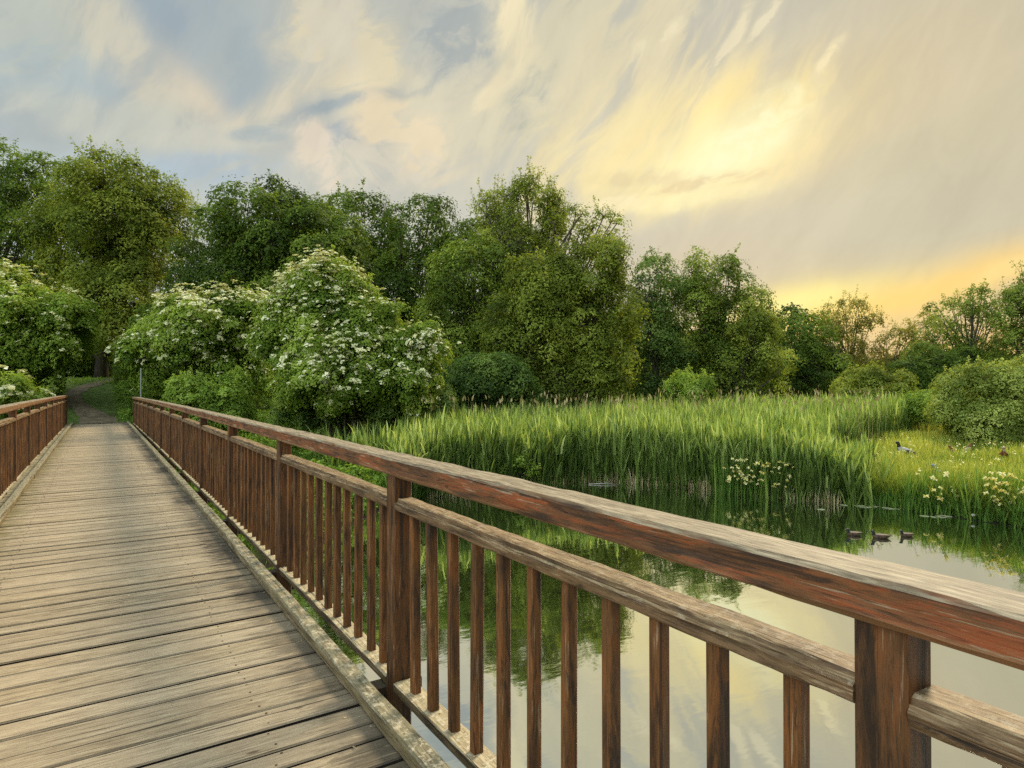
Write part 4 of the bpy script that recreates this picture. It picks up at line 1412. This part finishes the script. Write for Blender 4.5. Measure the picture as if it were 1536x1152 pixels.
def meadow():
    r = np.random.default_rng(6)
    m = 62000
    px = r.uniform(1200, 1640, m)
    Z0 = shore_Z(px)
    Z = Z0 + .15 + r.uniform(0, 1, m) ** 1.5 * (34 - Z0)
    X = F2[0] * Z + R2[0] * (px - 768) / FPX * Z
    Y = F2[1] * Z + R2[1] * (px - 768) / FPX * Z
    keep = (px > 1240) | (Z < Z0 + 1)
    X, Y, Z, px, Z0 = X[keep], Y[keep], Z[keep], px[keep], Z0[keep]
    n = len(X)
    patch = .5 + .5 * np.sin(X * .9 + 1.5 * np.sin(Y * .8)) * np.sin(Y * 1.1 + X * .4)
    b = np.stack([X, Y, ground_h(X, Y) - .01], 1)
    edge = np.exp(-(Z - Z0) / 1.2)
    L = (.30 + .34 * patch + .18 * edge) * r.uniform(.5, 1.4, n)
    v, f = blades(b, L, r.uniform(.014, .028, n) * (Z / 16), np.abs(r.normal(0, .28, n)), r.uniform(0, 6.28, n), r.uniform(.1, .9, n), r)
    t = np.clip(.60 + .35 * (patch - .5) - .5 * edge + r.normal(0, .22, n), 0, 1)
    tag(mesh_np('meadow_grass', v, f, L_GRASS, tint=np.repeat(t, 3)), kind='stuff')
    # tall sedge along the water's edge and taller weeds scattered in the meadow
    m = 8200
    px = np.concatenate([r.uniform(1040, 1660, 5600), r.uniform(1270, 1640, 2600)])
    Z = np.concatenate([shore_Z(px[:5600]) - .05 + r.exponential(.45, 5600), r.uniform(17, 30, 2600)])
    nz_ = .5 + .5 * np.sin(px * .06) * np.sin(px * .023 + Z)
    k = (r.random(m) < .35 + .65 * nz_) & (Z > shore_Z(px) - .1)
    px, Z, nz_ = px[k], Z[k], nz_[k]
    X = F2[0] * Z + R2[0] * (px - 768) / FPX * Z
    Y = F2[1] * Z + R2[1] * (px - 768) / FPX * Z
    n = len(X)
    b = np.stack([X, Y, np.maximum(ground_h(X, Y), WZ) - .02], 1)
    inner = Z > shore_Z(px) + 2
    L = (.45 + .45 * nz_) * r.uniform(.6, 1.15, n) * np.where(inner, .7, 1)
    v, f = blades(b, L, r.uniform(.020, .036, n), np.abs(r.normal(0, .22, n)), r.uniform(0, 6.28, n), r.uniform(.1, .9, n), r)
    tag(mesh_np('sedge', v, f, L_IRIS, tint=np.repeat(np.clip(r.normal(.42, .2, n) + .2 * inner, 0, 1), 3)), kind='stuff')
    m = 190
    px = r.uniform(1250, 1640, m)
    Z = shore_Z(px) + r.uniform(.2, 11, m)
    X = F2[0] * Z + R2[0] * (px - 768) / FPX * Z
    Y = F2[1] * Z + R2[1] * (px - 768) / FPX * Z
    c = np.stack([X, Y, ground_h(X, Y) + r.uniform(.35, .8, m)], 1)
    q = np.repeat(c, 5, 0) + r.normal(0, .035, (m * 5, 3))
    v, f = leaf_quads(q, np.array([0, 0, 1.0]) + r.normal(0, .5, (m * 5, 3)), r.uniform(.03, .065, m * 5), r, aspect=.9)
    tag(mesh_np('meadow_flowers', v, f, M_IRISF, tint=r.uniform(0, 1, len(f))), kind='stuff')
    # grass and herbs on the near bank, on the slope by the path and below the bridge
    parts = []
    m = 60000
    X = r.uniform(-9, 16, m)
    Y = r.uniform(10.5, 44, m)
    sd = pond_sd(X, Y)
    inpath = (np.abs(X + .4) < 1.05) & (Y > 32.4) & (Y < 42)
    onp = (np.abs(X) < 1.15) & (Y < 32.6)
    cpx, cZ = cam_px(X, Y)
    k = (sd > -.05) & ~inpath & ~onp & (cpx > -80) & (cpx < 900)
    X, Y, cZ = X[k], Y[k], cZ[k]
    n = len(X)
    b = np.stack([X, Y, ground_h(X, Y) - .01], 1)
    nb = (np.abs(X) < 1.5)
    L = r.uniform(.18, .5, n) * np.where(nb, .8, 1) * np.where(Y > 32, .6, 1)
    v, f = blades(b, L, r.uniform(.012, .03, n) * np.clip(cZ / 16, .6, 2), np.abs(r.normal(0, .3, n)), r.uniform(0, 6.28, n), r.uniform(.2, 1.1, n), r)
    parts.append((v, f, np.repeat(np.clip(r.normal(.5, .2, n), 0, 1), 3)))
    v, f, t = join(parts)
    tag(mesh_np('bank_grass', v, f, L_FERN, tint=t), kind='stuff')


meadow()


def herbs():
    """broad-leaved ground cover: nettles and dock on the banks"""
    r = np.random.default_rng(9)
    m = 3200
    X = r.uniform(-8, 15, m)
    Y = r.uniform(11, 42, m)
    sd = pond_sd(X, Y)
    cpx, cZ = cam_px(X, Y)
    k = (sd > .1) & (cpx > -60) & (cpx < 860) & ~((np.abs(X + .35) < 1.25) & (Y > 31)) & ~((np.abs(X) < 1.6) & (Y < 32.6)) & ((cpx < 640) | (sd < 1.2))
    X, Y = X[k], Y[k]
    n = len(X)
    hh = r.uniform(.25, .75, n) * np.where(Y > 33, .7, 1)
    nl = 46
    s = r.uniform(.15, 1, (n, nl))
    rad = r.uniform(.03, .30, (n, nl)) * (1.2 - .6 * s)
    an = r.uniform(0, 6.28, (n, nl))
    pos = np.stack([X[:, None] + np.cos(an) * rad, Y[:, None] + np.sin(an) * rad, ground_h(X, Y)[:, None] + hh[:, None] * s], -1).reshape(-1, 3)
    nrm = np.stack([np.cos(an) * .6, np.sin(an) * .6, np.full(an.shape, 1.0)], -1).reshape(-1, 3) + r.normal(0, .35, (n * nl, 3))
    nrm /= np.linalg.norm(nrm, axis=1, keepdims=True)
    base = r.normal(.5, .16, n)
    tn = np.clip(base[:, None] + .25 * (s - .5) + r.normal(0, .12, (n, nl)), 0, 1).ravel()
    v, f = leaf_quads(pos, nrm, r.uniform(.07, .15, n * nl), r, aspect=.6)
    tag(mesh_np('bank_herbs', v, f, L_FERN, tint=tn), kind='stuff')


herbs()


def iris(label, px, Z, wpx, nleaf, hgt, nfl, seed, mat=L_IRIS):
    r = np.random.default_rng(seed)
    bx, by = at(px, Z)
    bz = max(gh(bx, by), WZ)
    root = empty('iris_clump', (bx, by, bz))
    tag(root, label, 'flowers', 'flowering iris clumps on the bank')
    w = wpx * Z / FPX
    a = r.uniform(0, 6.28, nleaf)
    q = np.sqrt(r.uniform(0, 1, nleaf))
    X = bx + R2[0] * np.cos(a) * q * w + F2[0] * np.sin(a) * q * min(w, .5)
    Y = by + R2[1] * np.cos(a) * q * w + F2[1] * np.sin(a) * q * min(w, .5)
    b = np.stack([X, Y, np.maximum(ground_h(X, Y), WZ - .02) - .02], 1)
    v, f = blades(b, hgt * r.uniform(.65, 1.1, nleaf), r.uniform(.026, .05, nleaf), np.abs(r.normal(0, .13, nleaf)), r.uniform(0, 6.28, nleaf), r.uniform(0, .45, nleaf), r)
    mesh_np('leaves', v, f, mat, root, tint=np.repeat(np.clip(r.normal(.5, .2, nleaf), 0, 1), 3), pos=(bx, by, bz))
    m = nfl
    a = r.uniform(0, 6.28, m)
    q = np.sqrt(r.uniform(0, 1, m))
    X = bx + R2[0] * np.cos(a) * q * w * .95 - F2[0] * r.uniform(.42, .8, m)
    Y = by + R2[1] * np.cos(a) * q * w * .95 - F2[1] * r.uniform(.42, .8, m)
    zt = bz + hgt * r.uniform(.30, .98, m)
    st = Poly()
    for i in range(m):
        bk = .75 * (zt[i] - bz)
        st.tube([(X[i] + F2[0] * bk, Y[i] + F2[1] * bk, bz - .03), (X[i] + F2[0] * bk * .45 + r.normal(0, .02), Y[i] + F2[1] * bk * .45, bz + .6 * (zt[i] - bz)), (X[i], Y[i], zt[i])], .004, 4)
    st.build('flower_stems', mat, root, pos=(bx, by, bz), tints=True)
    # each bloom: drooping petals round a raised centre, each a mesh of its own sharing shapes
    protos = []
    for i in range(m):
        if i < 4:
            P_ = Poly()
            R_ = .052
            for k in range(6):
                an = k * PI / 3 + r.normal(0, .12)
                ca, sa = math.cos(an), math.sin(an)
                dr = -.018 if k % 2 == 0 else .022
                n_ = (-sa, ca)
                wv_ = .020 + .006 * (k % 2 == 0)
                pts = [(0, 0, 0), (ca * R_ * .55 + n_[0] * wv_, sa * R_ * .55 + n_[1] * wv_, dr * .3 + .010), (ca * R_, sa * R_, dr),
                       (ca * R_ * .55 - n_[0] * wv_, sa * R_ * .55 - n_[1] * wv_, dr * .3 + .010)]
                b0 = len(P_.v)
                P_.v.extend(pts)
                P_.f.append((b0, b0 + 1, b0 + 2, b0 + 3))
                P_.t.append(float(r.uniform(0, 1)))
            P_.tube([(0, 0, -.02), (0, 0, .008), (0, 0, .025)], [.008, .011, .004], 5)
            ob = P_.build('bloom', M_IRISF, root, tints=True)
            protos.append(ob)
        else:
            ob = protos[i % 4].copy()
            COL.objects.link(ob)
            ob.parent = root
        ob.location = (X[i] - bx, Y[i] - by, zt[i] - bz)
        ob.rotation_euler = (float(r.normal(0, .3)), float(r.normal(0, .3)), float(r.uniform(0, 6)))
        s_ = float(r.uniform(.75, 1.5))
        ob.scale = (s_, s_, s_)
    return root


iris('iris clump with two drifts of pale yellow blooms at the right foot of the reeds', 1096, 18.1, 26, 110, 1.1, 34, 301)
iris('iris clump with sparse creamy blooms just right of the first drift by the reeds', 1150, 17.75, 30, 120, 1.1, 28, 302)
iris('tall blue-green iris leaves with a few white blooms beside the floating weed', 1398, 15.6, 42, 260, .95, 24, 303)
iris('iris clump thick with pale yellow blooms near the right edge', 1478, 14.7, 34, 180, 1.05, 46, 304)
iris('iris clump with creamy blooms cut by the right edge', 1535, 14.4, 30, 170, 1.05, 30, 305)

# ------------------------------------------------------------------ birds
def feather_mat(name, a, b, scale=22):
    return plain_mat(name, a, rough=.6, scale=scale, c2=b)


F_BROWN = feather_mat('mottled_brown_feathers', (.13, .080, .045), (.035, .022, .014))
F_GREY = feather_mat('grey_feathers', (.42, .43, .45), (.22, .22, .24))
F_DARK = feather_mat('dark_feathers', (.030, .030, .035), (.012, .012, .014))
F_RUST = feather_mat('rust_feathers', (.26, .085, .035), (.09, .030, .016))
F_BUFF = feather_mat('buff_feathers', (.52, .38, .26), (.32, .22, .14))
F_BLUE = feather_mat('blue_grey_feathers', (.22, .27, .34), (.11, .13, .17))
M_BILL = plain_mat('bill_horn', (.26, .17, .05), rough=.4)
M_EYE = plain_mat('black_eye', (.01, .01, .01), rough=.15, noise=0)


def bird(label, cat, px, py_foot, Zb, heading, s, fb, fh, fw, mode='swim', group=None):
    """heading: degrees, 0 = pointing to the picture's right along the camera plane, 90 = away"""
    bx, by = at(px, Zb)
    bz = WZ - .0 if mode == 'swim' else gh(bx, by)
    root = empty('duck', (bx, by, bz))
    tag(root, label, cat, group)
    root.rotation_euler = (0, 0, -YAW + R(heading))
    lift = 0.0 if mode == 'swim' else .16 * s
    if mode == 'swim':
        ring = [(-.24, .075, .01, .014), (-.20, .065, .035, .028), (-.13, .040, .072, .055), (-.03, .030, .092, .075), (.07, .030, .088, .078),
                (.14, .045, .062, .066), (.165, .085, .038, .045), (.172, .115, .030, .034), (.176, .135, .030, .032), (.184, .156, .038, .038), (.203, .170, .038, .036), (.228, .166, .026, .024), (.242, .162, .010, .010)]
    else:
        ring = [(-.27, .02, .010, .012), (-.22, .03, .035, .028), (-.14, .05, .075, .060), (-.04, .075, .098, .085), (.06, .105, .092, .090),
                (.12, .145, .060, .070), (.14, .200, .038, .045), (.148, .240, .030, .034), (.152, .262, .030, .032), (.164, .284, .038, .038), (.184, .296, .037, .035), (.206, .292, .025, .023), (.218, .288, .010, .010)]
    P_ = Poly()
    rings = []
    for i, (x, z, wy, wz) in enumerate(ring):
        a = ring[max(i - 1, 0)]
        c = ring[min(i + 1, len(ring) - 1)]
        dx, dz = c[0] - a[0], c[1] - a[1]
        L = math.hypot(dx, dz) or 1
        nxv, nzv = -dz / L, dx / L
        rings.append([(s * (x + nxv * wz * math.sin(t)), s * wy * math.cos(t), s * (z + nzv * wz * math.sin(t)) + lift) for t in [2 * PI * k / 12 for k in range(12)]])
    P_.loft(rings)
    body = P_.build('body', fb, root, smooth=True)
    # head cap and neck as plumage lying on the body
    Q = Poly()
    nk = ring[6:]
    rr = []
    for i, (x, z, wy, wz) in enumerate(nk):
        a = nk[max(i - 1, 0)]
        c = nk[min(i + 1, len(nk) - 1)]
        dx, dz = c[0] - a[0], c[1] - a[1]
        L = math.hypot(dx, dz) or 1
        nxv, nzv = -dz / L, dx / L
        e = 1.05
        rr.append([(s * (x + nxv * wz * e * math.sin(t)), s * wy * e * math.cos(t), s * (z + nzv * wz * e * math.sin(t)) + lift) for t in [2 * PI * k / 12 for k in range(12)]])
    Q.loft(rr)
    Q.build('head_plumage', fh, root, smooth=True)
    hx, hz_ = ring[-3][0], ring[-3][1]
    B = Poly()
    B.loft([[(s * (hx + dx), s * yy, s * (hz_ + zz) + lift) for yy, zz in ((-w_, -h_), (w_, -h_), (w_, h_ * .6), (0, h_), (-w_, h_ * .6))]
            for dx, w_, h_ in ((.015, .012, .012), (.045, .012, .007), (.068, .013, .004))])
    B.build('bill', M_BILL, root, smooth=True)
    for sd_ in (-1, 1):
        E = Poly()
        E.tube([(s * hx, sd_ * s * .026, s * (hz_ + .010) + lift), (s * hx, sd_ * s * .036, s * (hz_ + .010) + lift)], [s * .006, s * .004], 6)
        E.build('eye', M_EYE, root)
        Wn = Poly()
        wr = []
        z0 = .055 if mode == 'swim' else .085
        for (x, zz, h_) in ((.09, z0 + .005, .012), (.05, z0, .042), (-.04, z0 - .004, .050), (-.13, z0 + .004, .034), (-.21, z0 + .012, .012), (-.25, z0 + .016, .003)):
            yc = (.090 if x > -.1 else .060 if x > -.2 else .025)
            if mode != 'swim':
                yc += .006
                zz += (x + .02) * .22
            wr.append([(s * x, sd_ * s * (yc + .012 * math.cos(t)), s * (zz + h_ * math.sin(t)) + lift) for t in [2 * PI * k / 8 for k in range(8)]])
        Wn.loft(wr)
        Wn.build('wing', fw, root, smooth=True)
        if mode != 'swim':
            Lg = Poly()
            Lg.tube([(s * .0, sd_ * s * .035, lift + s * .03), (s * .012, sd_ * s * .037, lift * .5), (0, sd_ * s * .037, .0)], [s * .012, s * .008, s * .007], 6)
            Lg.tube([(0, sd_ * s * .037, .006), (s * .06, sd_ * s * .045, .004)], [s * .008, s * .018], 6)
            Lg.build('leg', M_BILL, root, smooth=True)
    return root


DG = 'three ducks swimming on the pond'
zd = lambda y: H * FPX / (y - 577.5)
bird('brown duck leading at the left of the three swimming on the pond', 'duck', 1281, 804, zd(803), 186, .74, F_BROWN, F_DARK, F_BROWN, group=DG)
bird('brown duck in the middle of the three swimming on the pond', 'duck', 1321, 806, zd(807), 172, .80, F_BROWN, F_DARK, F_BROWN, group=DG)
bird('brown duck at the right of the three swimming, trailing the other two', 'duck', 1360, 809, zd(804.5), 193, .70, F_BROWN, F_DARK, F_BROWN, group=DG)
# one by one: birds in the meadow
bird('grey duck with dark head and black wing standing in the yellow meadow', 'duck', 1358, 680, 22.5, 172, 1.5, F_GREY, F_DARK, F_DARK, 'stand')
bird('rusty brown duck with pale breast in the meadow near the right edge', 'duck', 1505, 680, 21.5, 235, 1.25, F_RUST, F_BUFF, F_RUST, 'stand')
bird('dark rust duck at the foot of the large right bush, left of the pair', 'duck', 1433, 665, 24.0, 160, 1.1, F_RUST, F_RUST, F_BUFF, 'stand')
bird('buff backed duck at the foot of the large right bush, right of the pair', 'duck', 1450, 662, 24.4, 10, 1.0, F_BUFF, F_RUST, F_BUFF, 'stand')
bird('blue-grey duck half hidden among the tall iris leaves', 'duck', 1414, 712, 17.6, 170, 1.3, F_BLUE, F_BLUE, F_BLUE, 'stand')
bird('dark headed duck with pale sides on the bank behind the railing', 'duck', 511, 700, 17.0, 178, 1.15, F_GREY, F_DARK, F_DARK, 'stand')

# ------------------------------------------------------------------ sign post, sticks, floating weed
M_METAL = plain_mat('galvanised_post', (.34, .36, .36), rough=.45, noise=.15)
bx, by = 1.62, 33.6
bz = gh(bx, by)
sp = empty('metal_post', (bx, by, bz))
tag(sp, 'thin grey metal post standing beyond the right railing at the bridge end', 'post')
q = Poly()
q.tube([(0, 0, -.3), (0.005, 0, 1.2), (0.01, 0, 2.25 - bz)], .035, 10)
q.build('pole', M_METAL, sp)
q = Poly()
q.tube([(0.01, 0, 2.25 - bz), (0.01, 0, 2.275 - bz)], [.042, .030], 10)
q.build('cap', M_METAL, sp)

M_STICK = bark_mat('bleached_driftwood', (.22, .19, .14), (.52, .48, .40))


def branch(label, px, py, pts, rad, mat=M_STICK):
    Z = H * FPX / (py - 577.5)
    bx, by = at(px, Z)
    root = empty('fallen_branch', (bx, by, WZ))
    tag(root, label, 'branch')
    r = np.random.default_rng(abs(int(px)))
    q = Poly()
    q.tube([(R2[0] * a + F2[0] * b, R2[1] * a + F2[1] * b, c) for a, b, c in pts], [rad * (1 - .75 * i / (len(pts) - 1)) for i in range(len(pts))], 7)
    q.build('stem', mat, root, smooth=True)
    q = Poly()
    for i in range(1, len(pts) - 1):
        a, b, c = pts[i]
        for s_ in (1, -1):
            e = (a + r.uniform(.15, .35) * s_, b + r.normal(0, .15), c + r.uniform(.02, .25))
            m_ = ((a + e[0]) / 2, (b + e[1]) / 2 + .03, (c + e[2]) / 2 + .03)
            q.tube([(R2[0] * t[0] + F2[0] * t[1], R2[1] * t[0] + F2[1] * t[1], t[2]) for t in ((a, b, c), m_, e)], [rad * .4, rad * .28, rad * .1], 5)
    q.build('twigs', mat, root, smooth=True)


branch('bleached branch lying in the water behind the railing at the edge of the near bank', 622, 742, [(-.7, .1, .03), (-.2, 0, .05), (.3, -.05, .04), (.8, .05, .02)], .045)
branch('dark forked branch at the waterline below the first iris clump', 1095, 735, [(-.35, .3, .22), (0, .1, .10), (.3, -.1, .03), (.6, -.2, .0)], .03)
branch('tangled roots and sticks at the waterline between the iris clumps', 1290, 752, [(-.8, .2, .05), (-.3, .15, .14), (.2, .1, .18), (.7, -.1, .04)], .035, M_BARK)
branch('forked grey twigs in the shade under the right-hand iris clumps', 1495, 782, [(-.5, .1, .12), (0, .05, .18), (.3, 0, .10), (.7, -.1, .02)], .03)
branch('thin pale stick floating off the foot of the reeds', 905, 727, [(-.45, 0, .015), (0, .02, .03), (.5, 0, .01)], .02)


def weed(label, px, py, w, d, n, seed):
    r = np.random.default_rng(seed)
    Z = H * FPX / (py - 577.5)
    bx, by = at(px, Z)
    q = Poly()
    for i in range(n):
        a, b = r.normal(0, w / 2), r.normal(0, d / 2)
        rr = r.uniform(.05, .14)
        k = 9
        c0 = (R2[0] * a + F2[0] * b, R2[1] * a + F2[1] * b)
        ph = r.uniform(0, 6)
        ring = [(c0[0] + rr * (1 + .15 * math.sin(3 * t + ph)) * math.cos(t), c0[1] + rr * (1 + .15 * math.sin(2 * t + ph)) * math.sin(t)) for t in [2 * PI * j / k + ph for j in range(k)]]
        z = .006 + .003 * (i % 3)
        q.loft([[(x, y, z - .004) for x, y in ring], [(x, y, z) for x, y in ring]])
    o = q.build('floating_weed', M_WEED, None)
    o.location = (bx, by, WZ)
    tag(o, label, 'weed', kind='stuff')


M_WEED = plain_mat('floating_leaf_mats', (.42, .42, .24), rough=.5, c2=(.22, .25, .10))
weed('pale mat of floating weed at the foot of the meadow bank', 1345, 759, 1.6, .5, 46, 1)
weed('scattered floating leaves off the iris bank', 1405, 775, .5, .15, 7, 2)
print('leaves', NLEAF)
